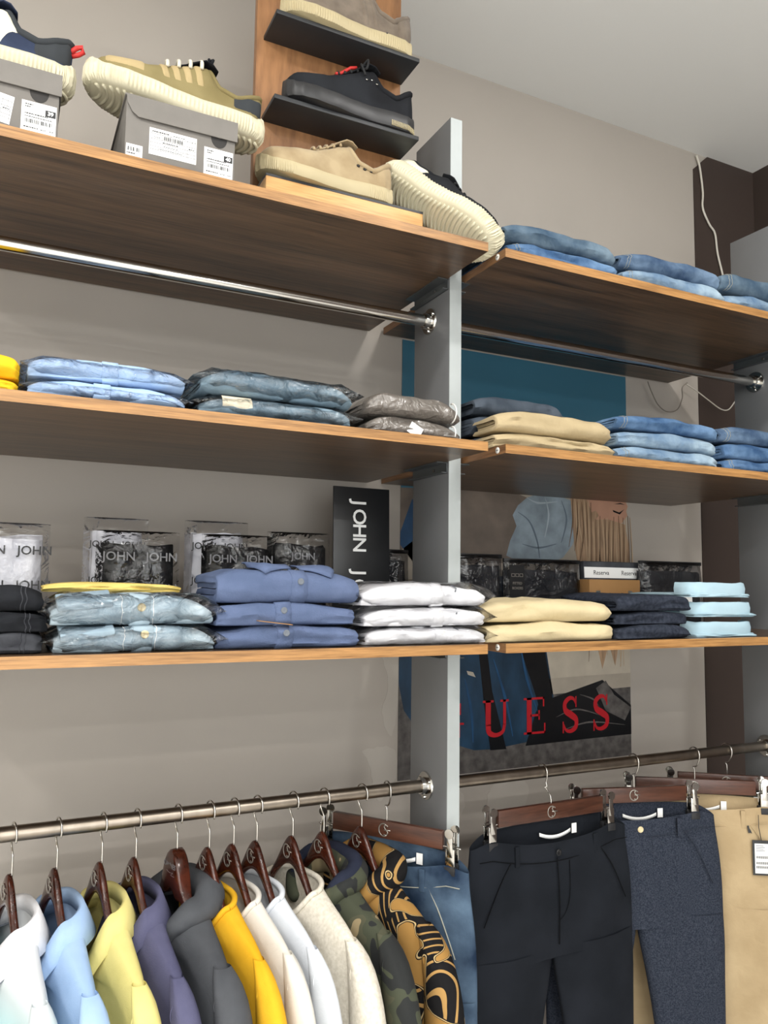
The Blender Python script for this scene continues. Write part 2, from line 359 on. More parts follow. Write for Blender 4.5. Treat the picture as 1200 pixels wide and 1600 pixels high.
# downlight fittings on the ceiling
for i, (x, y) in enumerate(LAMPS):
    t = thing('ceiling_downlight', 'round recessed white downlight in the shop ceiling', 'lamp', (x, y, CEIL), group='ceiling downlights')
    ring = []
    for r, z in ((0.115, 0), (0.115, -0.006), (0.105, -0.010), (0.085, -0.010), (0.082, 0)):
        ring.append([(r*math.cos(2*PI*k/28), r*math.sin(2*PI*k/28), z) for k in range(28)])
    mk('trim_ring', loft(ring, False), 'white_plastic', t)
    mk('lens', cyl((0, 0, -.001), (0, 0, -.003), .082, n=28), 'paper', t, auto=40)

# ------------------------------------------------------------------ uprights, shelves, rods
SH = {'top': 2.117, 'middle': 1.712, 'low': 1.320}; TH = 0.018
PX = 0.845; BAY = 1.046; PT = 0.030
def upright(x, label):
    t = thing('shelf_upright', label, 'post', (x, 0, 0))
    mk('post_body', box(0, PT, 1.4135, 1.572, 0, 2.487, 0.0015), 'post_grey', t, auto=30)
    mk('lit_front', box(0.0004, PT-0.0004, 1.412, 1.4136, 0.001, 2.486), 'post_front_lit', t, False)  # front face paler and cooler than the sides, its cold reflections put into colour
    for s, z in SH.items():
        for side in (-1, 1):
            xa = 0 if side < 0 else PT
            w = 0.026*side
            vf = add(box(min(xa, xa+0.002*side), max(xa, xa+0.002*side), 1.418, 1.57, z-0.024, z-0.0005),
                     box(min(xa, xa+w), max(xa, xa+w), 1.418, 1.57, z-0.0028, z-0.0006),
                     box(min(xa, xa+w*0.55), max(xa, xa+w*0.55), 1.418, 1.57, z-0.024, z-0.022))
            br = mk('bracket', vf, 'bracket_metal', t, False)
            mk('screw', xf(cyl((0, 0, 0), (side*0.003, 0, 0), 0.0035, n=10), T(xa+side*0.002, 1.47, z-0.013)), 'chrome', br, False)
    return t
upright(PX, 'grey metal upright between the two bays, paler front edge rising past the leaning shoe')
upright(PX+BAY+PT, 'grey metal upright at the brown wall, ending the jeans shelves')
upright(PX-BAY-PT-0.03, 'grey metal upright at the far end of the shoe box shelf')
names = {('l', 'top'): 'long walnut shelf carrying the shoe boxes and the shoe rack', ('l', 'middle'): 'long walnut shelf carrying plastic-wrapped blue and grey shirts',
         ('l', 'low'): 'long walnut shelf carrying polo shirts and underwear packs', ('r', 'top'): 'walnut shelf carrying only pairs of folded jeans, above the cable loops',
         ('r', 'middle'): 'walnut shelf carrying khaki trousers beside two piles of jeans', ('r', 'low'): 'walnut shelf carrying sand trousers and pale blue dress shirts'}
YF, YB = 1.26, WALL-0.008
for (b, s), lab in names.items():
    x0, x1 = (PX-BAY-0.02, PX-0.002) if b == 'l' else (0.885, PX+BAY+PT-0.002)
    z = SH[s] - (0.002 if (b, s) == ('r', 'top') else 0)
    t = thing('wall_shelf', lab, 'shelf', ((x0+x1)/2, (YF+YB)/2, z)); L = x1-x0; D = YB-YF
    mk('board', box(-L/2+0.0008, L/2-0.0008, -D/2+0.001, D/2, 0, TH), 'walnut', t, False)
    mk('front_edge', box(-L/2, L/2, -D/2, -D/2+0.001, -0.0002, TH+0.0002), 'edge_wood', t, False)  # front edge coloured lighter and more golden than the board
    mk('end_band', box(-L/2, -L/2+0.0008, -D/2+0.001, D/2, 0, TH), 'end_edge', t, False)
    mk('end_band', box(L/2-0.0008, L/2, -D/2+0.001, D/2, 0, TH), 'end_edge', t, False)
    if b == 'r':
        c = mk('cam_fitting', cyl((-L/2-0.0012, -D/2+0.028, TH/2), (-L/2, -D/2+0.028, TH/2), 0.0065, n=18), 'white_plastic', t)
        mk('cross_slot', add(box(-L/2-0.0016, -L/2-0.001, -D/2+0.024, -D/2+0.032, TH/2-0.001, TH/2+0.001)), 'ink_grey', c, False)
def rod(x0, x1, z, mat, label, fl=(True, True)):
    t = thing('hanging_rail', label, 'rail', ((x0+x1)/2, 1.5, z)); L = (x1-x0)/2
    mk('tube', cyl((-L, 0, 0), (L, 0, 0), 0.0132, n=28), mat, t, auto=40)
    for s in (-1, 1):
        f = mk('flange', add(cyl((s*L, 0, 0), (s*(L-0.0035), 0, 0), 0.030, 0.029, n=28), cyl((s*(L-0.003), 0, 0), (s*(L-0.016), 0, 0), 0.0185, 0.0165, n=24)), 'chrome', t, auto=40)
        for k in range(3):
            a = 2*PI*k/3+0.5
            mk('screw', xf(cyl((0, 0, 0), (-s*0.004, 0, 0), 0.0045, 0.003, n=12), T(s*(L-0.003), 0.0235*math.cos(a), 0.0235*math.sin(a))), 'chrome', f, auto=40)
lx0, lx1 = PX-BAY-0.03, PX; rx0, rx1 = PX+PT, PX+PT+BAY
rod(lx0, lx1, 2.045, 'chrome', 'empty chrome rail under the shoe shelf')
rod(rx0, rx1, 2.043, 'chrome', 'empty chrome rail under the top jeans shelf')
rod(lx0, lx1, 1.020, 'rail_steel', 'worn steel rail full of shirts on wooden hangers')
rod(rx0, rx1, 1.020, 'rail_steel', 'steel rail holding trousers on clip hangers below the poster')

# ------------------------------------------------------------------ poster
PXL, PXR, PZ0, PZ1 = 0.9455, 1.741, 0.945, 2.112
po = thing('poster', 'large fashion poster with teal top and red lettering behind the right bay', 'poster', (PXL, WALL-0.001, PZ0))
mk('sheet', box(0, PXR-PXL, -0.0015, 0, 0, PZ1-PZ0), 'print_dust', po, False)
def pr(name, mat, pix, k=1):
    pts = []
    for px, py in pix:
        q = at(px, py, WALL); pts.append((min(max(q.x-PXL, 0), PXR-PXL), min(max(q.z-PZ0, 0), PZ1-PZ0)))
    return mk(name, poly(pts, 0.0003), mat, po, False, (0, -0.0015-0.0003*(k-1), 0))
pr('teal_area', 'print_teal', [(600, 500), (1000, 540), (1000, 770), (860, 770), (740, 765), (600, 760)])
pr('blue_area', 'print_blue', [(600, 830), (643, 780), (660, 790), (660, 900), (600, 850)])
pr('haze_area', 'print_haze', [(600, 860), (700, 800), (800, 765), (1000, 770), (1000, 900), (860, 900), (700, 905), (600, 905)])
pr('dust_area', 'print_dust', [(700, 770), (800, 768), (850, 790), (830, 880), (720, 880)], 2)
pr('denim_area', 'print_denim', [(790, 868), (796, 845), (806, 822), (800, 805), (808, 790), (822, 778), (838, 772), (870, 774), (890, 782), (902, 796), (904, 815), (899, 835), (893, 852), (878, 872), (850, 882), (815, 880)], 3)
pr('skin_area', 'print_skin', [(905, 760), (960, 762), (972, 772), (976, 784), (981, 792), (977, 799), (979, 806), (970, 818), (955, 824), (938, 820), (925, 812), (912, 800)], 3)
pr('hair_area', 'print_hair', [(890, 775), (915, 780), (928, 812), (950, 812), (975, 820), (990, 850), (990, 910), (960, 1040), (950, 1005), (940, 1045), (930, 1000), (905, 900), (896, 850)], 4)
pr('lash_mark', 'print_black', [(956, 797), (966, 801), (974, 796), (967, 804), (957, 800)], 5)
pr('brow_mark', 'print_black', [(958, 788), (968, 786), (975, 789), (968, 788)], 5)
pr('ear_mark', 'print_hair', [(924, 800), (930, 798), (934, 806), (929, 812), (925, 808)], 5)
pr('sand_area', 'print_sand', [(845, 900), (1000, 900), (1000, 1055), (855, 1062)], 2)
pr('midground_area', 'print_ground', [(600, 1050), (1000, 1050), (1000, 1300), (600, 1300)], 1)
pr('far_ground_area', 'print_haze', [(855, 1060), (1000, 1050), (1000, 1072), (930, 1078), (858, 1085)], 3)
pr('jeans_area', 'print_jeans', [(700, 900), (838, 900), (850, 1000), (864, 1090), (842, 1155), (770, 1170), (740, 1172), (700, 1160)], 3)
pr('leg_area', 'print_jeans', [(600, 1010), (642, 1010), (644, 1130), (630, 1110), (600, 1070)], 3)
pr('dark_leg_area', 'print_black', [(745, 1000), (758, 1000), (768, 1080), (790, 1170), (765, 1172), (755, 1100)], 4)
pr('boot_area', 'print_black', [(808, 1000), (848, 1005), (862, 1090), (940, 1062), (960, 1080), (1000, 1100), (1000, 1145), (880, 1158), (820, 1165), (840, 1100)], 4)
pr('boot_shine', 'print_ground', [(930, 1075), (945, 1063), (958, 1085), (985, 1105), (975, 1125), (945, 1110)], 5)
pr('belt_glint', 'print_sand', [(728, 1048), (738, 1050), (742, 1058), (730, 1054)], 5)
def pstroke(name, mat, pix, wid, k):
    q = [at(px, py, WALL) for px, py in pix]; vf = stroke([(p.x-PXL, p.z-PZ0) for p in q], wid)
    return mk(name, vf, mat, po, False, (0, -0.0015-0.0003*(k-1), 0))
def stroke(pts, wid, sub=8):
    P = smoothpath([(x, 0, z) for x, z in pts], sub); n = len(P); Lp, Rp = [], []
    for i, p in enumerate(P):
        d = (P[min(i+1, n-1)]-P[max(i-1, 0)]).normalized(); q = Vector((-d.z, 0, d.x))
        t = i/(n-1)*(len(wid)-1); k = min(int(t), len(wid)-2); w = wid[k]+(wid[k+1]-wid[k])*(t-k)
        Lp.append(p+q*w/2); Rp.append(p-q*w/2)
    V = Lp+Rp+[v+Vector((0, -0.0004, 0)) for v in Lp+Rp]; Fc = []
    for i in range(n-1):
        a, b, c, d = i, i+1, n+i+1, n+i; Fc += [(a, b, c, d), (a+2*n, b+2*n, c+2*n, d+2*n), (a, b, b+2*n, a+2*n), (d, c, c+2*n, d+2*n)]
    return V, Fc
rp = random.Random(4)
for k in range(26):                                   # strands of the hanging hair
    x0 = 893+k*3.6; y0 = 776+rp.uniform(0, 10)+(30 if x0 > 925 else 0); y1 = rp.uniform(960, 1045) if 915 < x0 < 985 else rp.uniform(850, 900)
    pstroke('hair_strand', ('print_hair_dark', 'print_hair_light')[k % 2], [(x0, y0), (x0+rp.uniform(-2, 4), (y0+y1)/2), (min(x0+rp.uniform(-8, 8), 988), y1)], [.002, .005, .001], 5)
for k, pix in enumerate(([(808, 800), (826, 815), (838, 845), (842, 872)], [(850, 776), (856, 805), (850, 840)], [(876, 782), (884, 812), (876, 848)], [(822, 778), (840, 786), (870, 784)], [(815, 850), (840, 856), (868, 850)])):
    pstroke('denim_fold', ('print_denim_dark', 'print_denim_light')[k % 2], pix, [.001, .006, .002], 4)
for pix in ([(812, 1010), (822, 1060), (838, 1110)], [(770, 1030), (788, 1090), (800, 1150)], [(725, 1060), (735, 1110), (738, 1160)]):
    pstroke('jeans_fold', 'print_blue', pix, [.002, .009, .002], 5)
for pix in ([(868, 1120), (900, 1108), (940, 1118)], [(880, 1140), (920, 1128), (975, 1132)], [(905, 1085), (925, 1092), (935, 1104)]):
    pstroke('boot_crease', 'print_ground', pix, [.001, .005, .001], 5)
# serif letters, drawn as strokes with swelling width
def stroke(pts, wid, sub=8):
    P = smoothpath([(x, 0, z) for x, z in pts], sub); n = len(P); Lp, Rp = [], []
    for i, p in enumerate(P):
        d = (P[min(i+1, n-1)]-P[max(i-1, 0)]).normalized(); q = Vector((-d.z, 0, d.x))
        t = i/(n-1)*(len(wid)-1); k = min(int(t), len(wid)-2); w = wid[k]+(wid[k+1]-wid[k])*(t-k)
        Lp.append(p+q*w/2); Rp.append(p-q*w/2)
    V = Lp+Rp+[v+Vector((0, -0.0004, 0)) for v in Lp+Rp]; Fc = []
    for i in range(n-1):
        a, b, c, d = i, i+1, n+i+1, n+i; Fc += [(a, b, c, d), (a+2*n, b+2*n, c+2*n, d+2*n), (a, b, b+2*n, a+2*n), (d, c, c+2*n, d+2*n)]
    return V, Fc
def bar(x0, z0, x1, z1): return poly([(x0, z0), (x1, z0), (x1, z1), (x0, z1)], 0.0004)
GL = {
 'U': lambda: add(bar(.12, .32, .30, 1), bar(.74, .32, .84, 1), stroke([(.21, .34), (.25, .13), (.48, .05), (.72, .13), (.79, .34)], [.18, .16, .11, .10, .10]), bar(.02, .94, .40, 1), bar(.64, .94, .94, 1)),
 'E': lambda: add(bar(.16, 0, .34, 1), bar(.05, .94, .82, 1), bar(.05, 0, .86, .06), bar(.3, .48, .64, .54), bar(.60, .38, .65, .64), bar(.77, .74, .82, 1), bar(.81, 0, .86, .28)),
 'S': lambda: add(stroke([(.76, .80), (.64, .94), (.44, .95), (.25, .82), (.28, .62), (.52, .50), (.76, .36), (.74, .15), (.52, .05), (.30, .08), (.18, .24)], [.06, .09, .12, .16, .18, .20, .18, .15, .11, .08, .06]), bar(.74, .70, .79, 1), bar(.14, 0, .19, .32)),
 'G': lambda: add(stroke([(.86, .78), (.72, .93), (.48, .97), (.22, .80), (.14, .50), (.22, .20), (.48, .03), (.72, .08), (.80, .25)], [.06, .07, .10, .16, .19, .16, .10, .08, .10]), bar(.72, .06, .86, .44), bar(.58, .40, .96, .46), bar(.83, .68, .88, 1)),
}
def letters(word, boxes, mat, parent, k):
    for ch, (x0, y0, x1, y1) in zip(word, boxes):
        a = at(x0, y1, WALL); b = at(x1, y0, WALL); vf = GL[ch]()
        vf = ([Vector((a.x-PXL+v[0]*(b.x-a.x), v[1], (a.z-PZ0)+v[2]*(b.z-a.z))) for v in vf[0]], vf[1])
        mk('letter', vf, mat, parent, False, (0, -0.0015-0.0003*k, 0))
letters('GUESS', [(664, 1098, 726, 1160), (752, 1092, 796, 1153), (815, 1088, 856, 1148), (873, 1087, 906, 1146), (921, 1084, 954, 1142)], 'print_red', po, 6)

# ------------------------------------------------------------------ cables
def cable(name, pix, Y, r, mat, label):
    pts = smoothpath([at(x, y, Y) for x, y in pix], 8); o = pts[0].copy()
    return tag(mk(name, tube([p-o for p in pts], r, 8), mat, loc=o), label, 'cable')
cable('cable', [(1088, 243), (1093, 260), (1098, 300), (1098, 325), (1108, 350), (1117, 365), (1121, 395), (1128, 425), (1131, 440), (1133, 462)], WALL-0.010, 0.0036, 'cable_white', 'white cable hanging down the brown wall from the ceiling')
cable('cable', [(1012, 596), (1018, 612), (1028, 632), (1042, 643), (1058, 640), (1066, 622), (1066, 606), (1074, 598)], WALL-0.03, 0.0018, 'cable_grey', 'thin grey cable drooping in a loop under the jeans shelf')
cable('cable', [(1072, 600), (1090, 612), (1108, 626), (1126, 639), (1138, 640), (1148, 628), (1156, 616)], WALL-0.03, 0.0020, 'cable_white', 'thin pale cable sagging across the dark wall strip')

# ------------------------------------------------------------------ shoe rack
TOPZ = SH['top']+TH
rk = thing('shoe_rack', 'small wooden shoe display with two black ledges and a pale wood foot', 'shoe rack', (0.58, 1.40, TOPZ))
mk('back_panel', box(-0.172, 0.155, 0.045, 0.063, 0, 0.62, 0.001), 'rack_panel', rk, auto=30)
for z in (0.412, 0.239):
    mk('ledge', box(-0.158, 0.157, -0.040, 0.045, z, z+0.009, 0.001), 'black_plate', rk, auto=30)
bl = mk('foot_block', box(-0.170, 0.168, -0.040, 0.045, 0, 0.081, 0.001), 'rack_block', rk, auto=30)
mk('black_top', box(-0.170, 0.168, -0.040, 0.045, 0.081, 0.086), 'black_plate', bl, False)

# ------------------------------------------------------------------ shoe boxes
def label_sheet(w, h, parent, loc, kind, num=None, rot=0):
    s = mk('label_sticker', poly([(0, 0), (w, 0), (w, h), (0, h)], 0.0004), 'paper', parent, False, loc, (0, rot, 0))
    rnd = random.Random(int(w*1e5)); bars = []
    def barcode(x0, x1, z0, z1):
        x = x0
        while x < x1:
            b = rnd.choice((0.0006, 0.001, 0.0016)); bars.append(bar(x, z0, min(x+b, x1), z1)); x += b+rnd.choice((0.0006, 0.001, 0.0014))
    def line(x0, x1, z, t=0.0004): bars.append(bar(x0, z, x1, z+t))
    def words(x0, x1, z, t=0.0018):
        x = x0
        while x < x1:
            b = rnd.uniform(0.001, 0.0035); bars.append(bar(x, z, min(x+b, x1), z+t)); x += b+0.0008
    if kind == 'size':
        barcode(w*.12, w*.88, h*.27, h*.40); words(w*.1, w*.32, h*.87); words(w*.1, w*.25, h*.79); words(w*.1, w*.75, h*.56); words(w*.1, w*.9, h*.47, .0012); words(w*.08, w*.5, h*.1); words(w*.56, w*.74, h*.1, .001); words(w*.82, w*.94, h*.1, .001)
        p = mk('size_patch', poly([(w*.68, h*.6), (w*.98, h*.6), (w*.98, h*.82), (w*.68, h*.82)], 0.0003), 'ink', s, False, (0, -0.0004, 0))
        if num: bars.append(None)
    elif kind == 'table':
        for f in (.20, .32, .46, .60, .80): line(w*.03, w*.97, h*f)
        for x in (.03, .97): bars.append(bar(w*x, h*.1, w*x+.0004, h*.95))
        for x, a, b in ((.45, .8, .95), (.8, .6, .95), (.8, .2, .46), (.9, .6, .95), (.25, .1, .2), (.8, .1, .2)): bars.append(bar(w*x, h*a, w*x+.0004, h*b))
        barcode(w*.28, w*.72, h*.63, h*.77); words(w*.06, w*.42, h*.86, .002); words(w*.5, w*.75, h*.86, .001); words(w*.28, w*.6, h*.50, .0018); words(w*.1, w*.24, h*.66, .001); words(w*.83, w*.95, h*.5, .0018); words(w*.3, w*.6, h*.37, .001); words(w*.2, w*.7, h*.24, .001)
    elif kind == 'small':
        barcode(w*.1, w*.85, h*.42, h*.75); words(w*.05, w*.55, h*.18, .0016)
    bars = [b for b in bars if b]
    mk('print_marks', add(*bars), 'ink', s, False, (0, -0.0004, 0))
    if num: mk('size_number', xf(text(num, 0.0085, 0.0003, 0.0003), T(w*.83, 0, h*.71)), 'paper', s, False, (0, -0.0008, 0))
def shoe_box(x0, x1, h, lab, num, table_rot):
    t = thing('shoe_box', lab, 'box', ((x0+x1)/2, 1.272, TOPZ)); w = (x1-x0)/2; D = 0.31
    mk('tray', box(-w+0.003, w-0.003, 0.003, D, 0, h-0.002, 0.001), 'box_card', t, auto=30)
    lid = mk('lid', add(box(-w, w, 0.0, D+0.002, h-0.003, h, 0.0008), box(w-0.0018, w, 0, D, h-0.034, h-0.001)), 'box_card', t, auto=30)
    fl = [(-w+0.002, h-0.001), (-w+0.004, h-0.016), (-w+0.012, h-0.030), (-w+0.022, h-0.037), (w, h-0.036), (w, h-0.001)]
    mk('lid_flap', poly(fl, 0.0022), 'box_card', lid, False, (0, 0.0005, 0))
    mk('finger_hole', poly([(0.063+0.014*math.cos(-PI*k/12), h-0.035+0.018*math.sin(-PI*k/12)) for k in range(13)], 0.0005), 'box_dark', t, False, (0, 0.003, 0))
    label_sheet(0.050, 0.048, t, (w-0.056, 0.0028, 0.008), 'size', num)
    label_sheet(0.078, 0.046, t, (-w+0.041, 0.0028, 0.019), 'table', rot=table_rot)
    label_sheet(0.026, 0.020, t, (-w+0.005, 0.0028, 0.008), 'small')
shoe_box(0.142, 0.330, 0.112, 'grey card shoe box under the olive sneaker, black patch reading 40', '40', 0)
shoe_box(-0.143, 0.047, 0.110, 'grey card shoe box under the cream and navy sneaker, patch reading 39', '39', 0.12)

# ------------------------------------------------------------------ shoes
class Shoe:
    """heel at x=0, toe at x=L, sole on z=0, worn side up"""
    HW = [(0, .0), (.012, .014), (.04, .026), (.1, .035), (.22, .037), (.38, .035), (.52, .039), (.68, .047), (.8, .0475), (.89, .041), (.95, .030), (.985, .017), (1, .0)]
    def __init__(s, name, lab, L=0.295, ws=1.0, mid=0.032, bulge=0.004, rib=0.0, ribn=70, heel=0.088, tongue=0.118, toe=0.052, spring=0.012, grp=None):
        s.L, s.ws, s.mid, s.bulge, s.rib, s.ribn, s.spring = L, ws, mid, bulge, rib, ribn, spring
        s.H = [(0, heel*.96), (.03, heel), (.07, heel*.97), (.18, heel*.80), (.28, heel*.86), (.36, tongue*.96), (.42, tongue*.93), (.52, tongue*.80), (.62, tongue*.66), (.72, toe*1.22), (.84, toe*1.02), (.93, toe*.86), (.985, toe*.55), (1, toe*.35)]
        s.t = thing(name, lab, 'shoe', group=grp)
    def hw(s, u): return interp(s.HW, u)*s.ws
    def zb(s, u): return s.spring*max(0, (u-.68)/.32)**1.7 + 0.004*max(0, (.08-u)/.08)
    def zt(s, u): return s.zb(u)+s.mid*(1.12-.22*u if u < .85 else 0.933)
    def us(s, n): return [0.5-0.5*math.cos(PI*i/n) for i in range(n+1)]
    def sole(s, mat, bottom_rib=True, wrap=0.0):
        n = s.ribn*2; us = [0.5-0.5*math.cos(PI*min(max(i/n, 0.001), .999)) for i in range(n+1)]
        per = [(u, 1) for u in us]+[(u, -1) for u in reversed(us)]
        rings = []
        for lev, (fz, out) in enumerate(((0.0, -0.006), (0.06, -0.001), (0.25, s.bulge), (0.6, s.bulge*1.1), (0.9, s.bulge*.5), (1.0, -0.001))):
            ring = []
            for i, (u, sg) in enumerate(per):
                e = 1e-3; nx = -(s.hw(min(u+e, 1))-s.hw(max(u-e, 0)))/(2*e*s.L); nl = math.hypot(nx, 1)
                rb = s.rib*(1 if i % 2 else -1)*(1 if 0 < lev < 5 else 0)
                d = out+rb; x = u*s.L+d*nx/nl; y = (s.hw(u)+d/nl)*sg
                zz = s.zb(u)+(s.zt(u)-s.zb(u))*fz + (wrap*max(0, (u-.9)/.1)**2 + wrap*max(0, (.06-u)/.06)**2)*fz
                ring.append((x, y, zz))
            rings.append(ring)
        vf = loft(rings, False); V, Fc = list(vf[0]), list(vf[1]); m = len(per); half = len(us)
        for base in (0, 5*m):
            for i in range(half-1):
                Fc.append((base+i, base+i+1, base+m-2-i, base+m-1-i))
        so = mk('sole', (V, Fc), mat, s.t, auto=50)
        if bottom_rib:
            ribs = []
            k = 26
            for j in range(k):
                u = .05+.9*j/(k-1); w = s.hw(u)-0.009
                if w < .006: continue
                c = 0.010
                ribs.append(tube([(u*s.L-c*(1-(q/3-1)**2), w*(q/3-1), s.zb(u)-0.0005) for q in range(7)], 0.0030, 6))
            mk('tread', add(*ribs), mat, so)
        return so
    def p(s, u, a, off=0.0):
        """a: 0 = near-side base (+y) .. 0.5 = ridge .. 1 = far-side base"""
        H = interp(s.H, u); w = max(s.hw(u)-0.002, 0.001); th = a*PI; z0 = s.zt(u)-0.004
        c, sn = math.cos(th), math.sin(th)
        open_ = max(0, min(1, (.36-u)/.05)); pw = .55+.1*open_
        y = w*math.copysign(abs(c)**pw, c)*(1-.10*open_*sn) * (1-.22*sn*max(0, min(1, (u-.3)/.2))*max(0, min(1, (.75-u)/.2)))
        z = z0+(H-s.mid*.15)*abs(sn)**.85*0.86
        n = Vector((0.0, c, sn*.9+.05)); 
        if u > .9: n.x = (u-.9)*8
        if u < .06: n.x = -(.06-u)*16
        n.normalize()
        return Vector((u*s.L*.985+.002, y, z))+n*off
    def upper(s, mat, n=44, m=22):
        rings = [[s.p(.004+.99*i/n, j/m) for j in range(m+1)] for i in range(n+1)]
        return mk('upper', loft(rings, True, False), mat, s.t)
    def collar(s, mat, r=0.006):
        pts = []
        for k in range(41):
            an = 2*PI*k/40; u = .185+.165*math.cos(an); a = .5+.27*math.sin(an)*(1.05-.35*abs(math.cos(an)))
            pts.append(s.p(max(u, .02), a, 0.0005))
        return mk('collar', tube(pts, r, 8, False), mat, s.t)
    def patch(s, name, mat, u0, u1, a0, a1, off=0.0016, shear=0.0, n=14, m=8, both=True, parent=None):
        for side in ((0, 1) if both else (0,)):
            rings = []
            for i in range(n+1):
                row = []
                for j in range(m+1):
                    f = j/m; a = a0+(a1-a0)*f; u = u0+(u1-u0)*i/n+shear*f
                    row.append(s.p(min(max(u, .004), .996), a if side == 0 else 1-a, off if 0 < i < n and 0 < j < m else -0.0005))
                rings.append(row)
            mk(name, loft(rings, False, False), mat, parent or s.t)
    def laces(s, mat, us, a0=.36, r=0.0026, sag=0.006):
        for u in us:
            pts = [s.p(u+(.012 if j % 2 else 0)*0, a0+(1-2*a0)*j/8, r*.7+sag*math.sin(PI*j/8)) for j in range(9)]
            mk('lace', tube(pts, r, 6), mat, s.t)
    def eyelets(s, mat, spots, r=0.0032):
        for side in (0, 1):
            for u, a in spots:
                a_ = a if side == 0 else 1-a; q = s.p(u, a_, 0.0); q2 = s.p(u, a_, 0.0022)
                mk('eyelet', cyl(q, q2, r, n=12), mat, s.t)
    def tongue(s, mat, mat2=None):
        rings = []
        for i in range(9):
            u = .60-.30*i/8; w = .016+.008*i/8; lift = 0.003+.022*(i/8)**2
            c = s.p(u, .5, lift)
            rings.append([c+Vector((0, w*math.cos(2*PI*k/12), .0035*math.sin(2*PI*k/12)-abs(math.cos(2*PI*k/12))*w*.25)) for k in range(12)])
        return mk('tongue', loft(rings), mat, s.t)
    def place(s, loc, rz=0, rx=0, ry=0):
        s.t.location = loc; s.t.rotation_euler = (rx, ry, rz); return s.t

g = 'display shoes'
# olive knit shoe on the size 40 box
a = Shoe('sneaker', 'olive knit sneaker with thick cream ribbed sole resting on shoe box 40', 0.305, 1.08, 0.036, 0.006, 0.0012, 62, grp=g, heel=.072, tongue=.102, toe=.044)
a.sole('sole_cream', True, 0.018); a.upper('olive_knit'); a.collar('olive_knit', .005); a.tongue('black_knit')
for k in range(4): a.patch('strap', 'tan_strap', .38+.065*k, .42+.065*k, .10, .40, .0022, -.05*0+.03, 6, 8)
a.patch('toe_overlay', 'tan_strap', .72, .93, .08, .40, .0014); a.patch('heel_patch', 'charcoal_patch', .01, .20, .04, .26, .002)
a.laces('lace_white', [.40, .465, .53, .595], .30, .0034, .010)
a.place((0.388, 1.340, TOPZ+0.1120), PI, 0, math.radians(-4.0))
mk('pull_loop', tube([a.p(.34, .5, .02), a.p(.33, .48, .034), a.p(.335, .52, .040), a.p(.35, .5, .03)], .003, 6), 'black_knit', a.t)
# navy and cream shoe on the size 39 box
b = Shoe('sneaker', 'cream and navy sneaker with red heel loop resting on shoe box 39', 0.30, 1.05, 0.036, 0.006, 0.0012, 62, grp=g, heel=.072, tongue=.102, toe=.044)
b.sole('sole_cream', True, 0.018); b.upper('navy_mesh'); b.collar('charcoal_patch', .007); b.tongue('navy_mesh')
b.patch('side_panel', 'cream_leather', .36, .80, .02, .36, .002, -.12, 18, 10); b.patch('heel_patch', 'charcoal_patch', .01, .20, .02, .36, .002)
b.laces('lace_white', [.42, .48, .54, .60], .34, .0034, .008)
q = b.p(.01, .42)
mk('heel_loop', tube([q+Vector((.002, .004, -.012)), q+Vector((-.006, .004, -.002)), q+Vector((-.014, .002, .004)), q+Vector((-.017, 0, -.003)), q+Vector((-.010, 0, -.010)), q+Vector((0, 0, -.016))], .0042, 8), 'red_tab', b.t)
b.place((0.062, 1.340, TOPZ+0.1105), PI, 0, math.radians(-3.0))
# grey suede shoe, top ledge
c = Shoe('sneaker', 'grey-brown suede sneaker with cream ridged sole on the topmost rack ledge', 0.29, .98, 0.026, 0.001, 0.0007, 75, grp=g)
so = c.sole('sole_sand', False, 0.012); c.upper('grey_suede'); c.collar('grey_suede', .006); c.tongue('grey_suede')
c.patch('heel_patch', 'grey_suede', .01, .15, .02, .40, .003); c.patch('side_stripe', 'grey_suede', .30, .345, .02, .40, .003, .05, 4, 8); c.patch('side_stripe', 'grey_suede', .38, .425, .02, .40, .003, .05, 4, 8)
c.laces('lace_brown', [.44, .49, .54, .59, .64], .38); c.patch('sole_mark', 'sole_black', .235, .255, 0.0, .02, .003, 0, 3, 3)
c.place((0.730, 1.392, TOPZ+0.4215), PI)
# black shoe, lower ledge
d = Shoe('sneaker', 'all-black canvas sneaker with red lace tag on the lower rack ledge', 0.29, .98, 0.032, 0.001, 0.0, 40, grp=g)
d.sole('sole_black', False, 0.010); d.upper('black_knit'); d.collar('black_knit', .006); d.tongue('black_knit')
d.laces('lace_black', [.42, .47, .52, .57, .62], .38); d.eyelets('chrome', [(.335, .22), (.375, .22), (.415, .22)], .0028)
mk('lace_bow', add(tube(smoothpath([d.p(.43, .46, .008), d.p(.40, .40, .022), d.p(.42, .30, .012), d.p(.44, .40, .006)], 5), .0026, 6), tube(smoothpath([d.p(.43, .46, .008), d.p(.46, .34, .016), d.p(.43, .24, .006)], 5), .0026, 6)), 'lace_black', d.t)
mk('lace_tag', tube([d.p(.47, .46, .010), d.p(.52, .46, .012), d.p(.60, .44, .004), d.p(.64, .42, .002)], .0034, 6), 'red_tab', d.t)
mk('heel_grip', xf(add(*[tube([(u*.29, d.hw(u)+.0006, .004+.012*0), (u*.29, d.hw(u)+.0012, .015)], .0012, 5) for u in [x*.012 for x in range(1, 20)]]), T(0, 0, 0)), 'sole_sand', d.t)
d.place((0.738, 1.392, TOPZ+0.2485), PI)
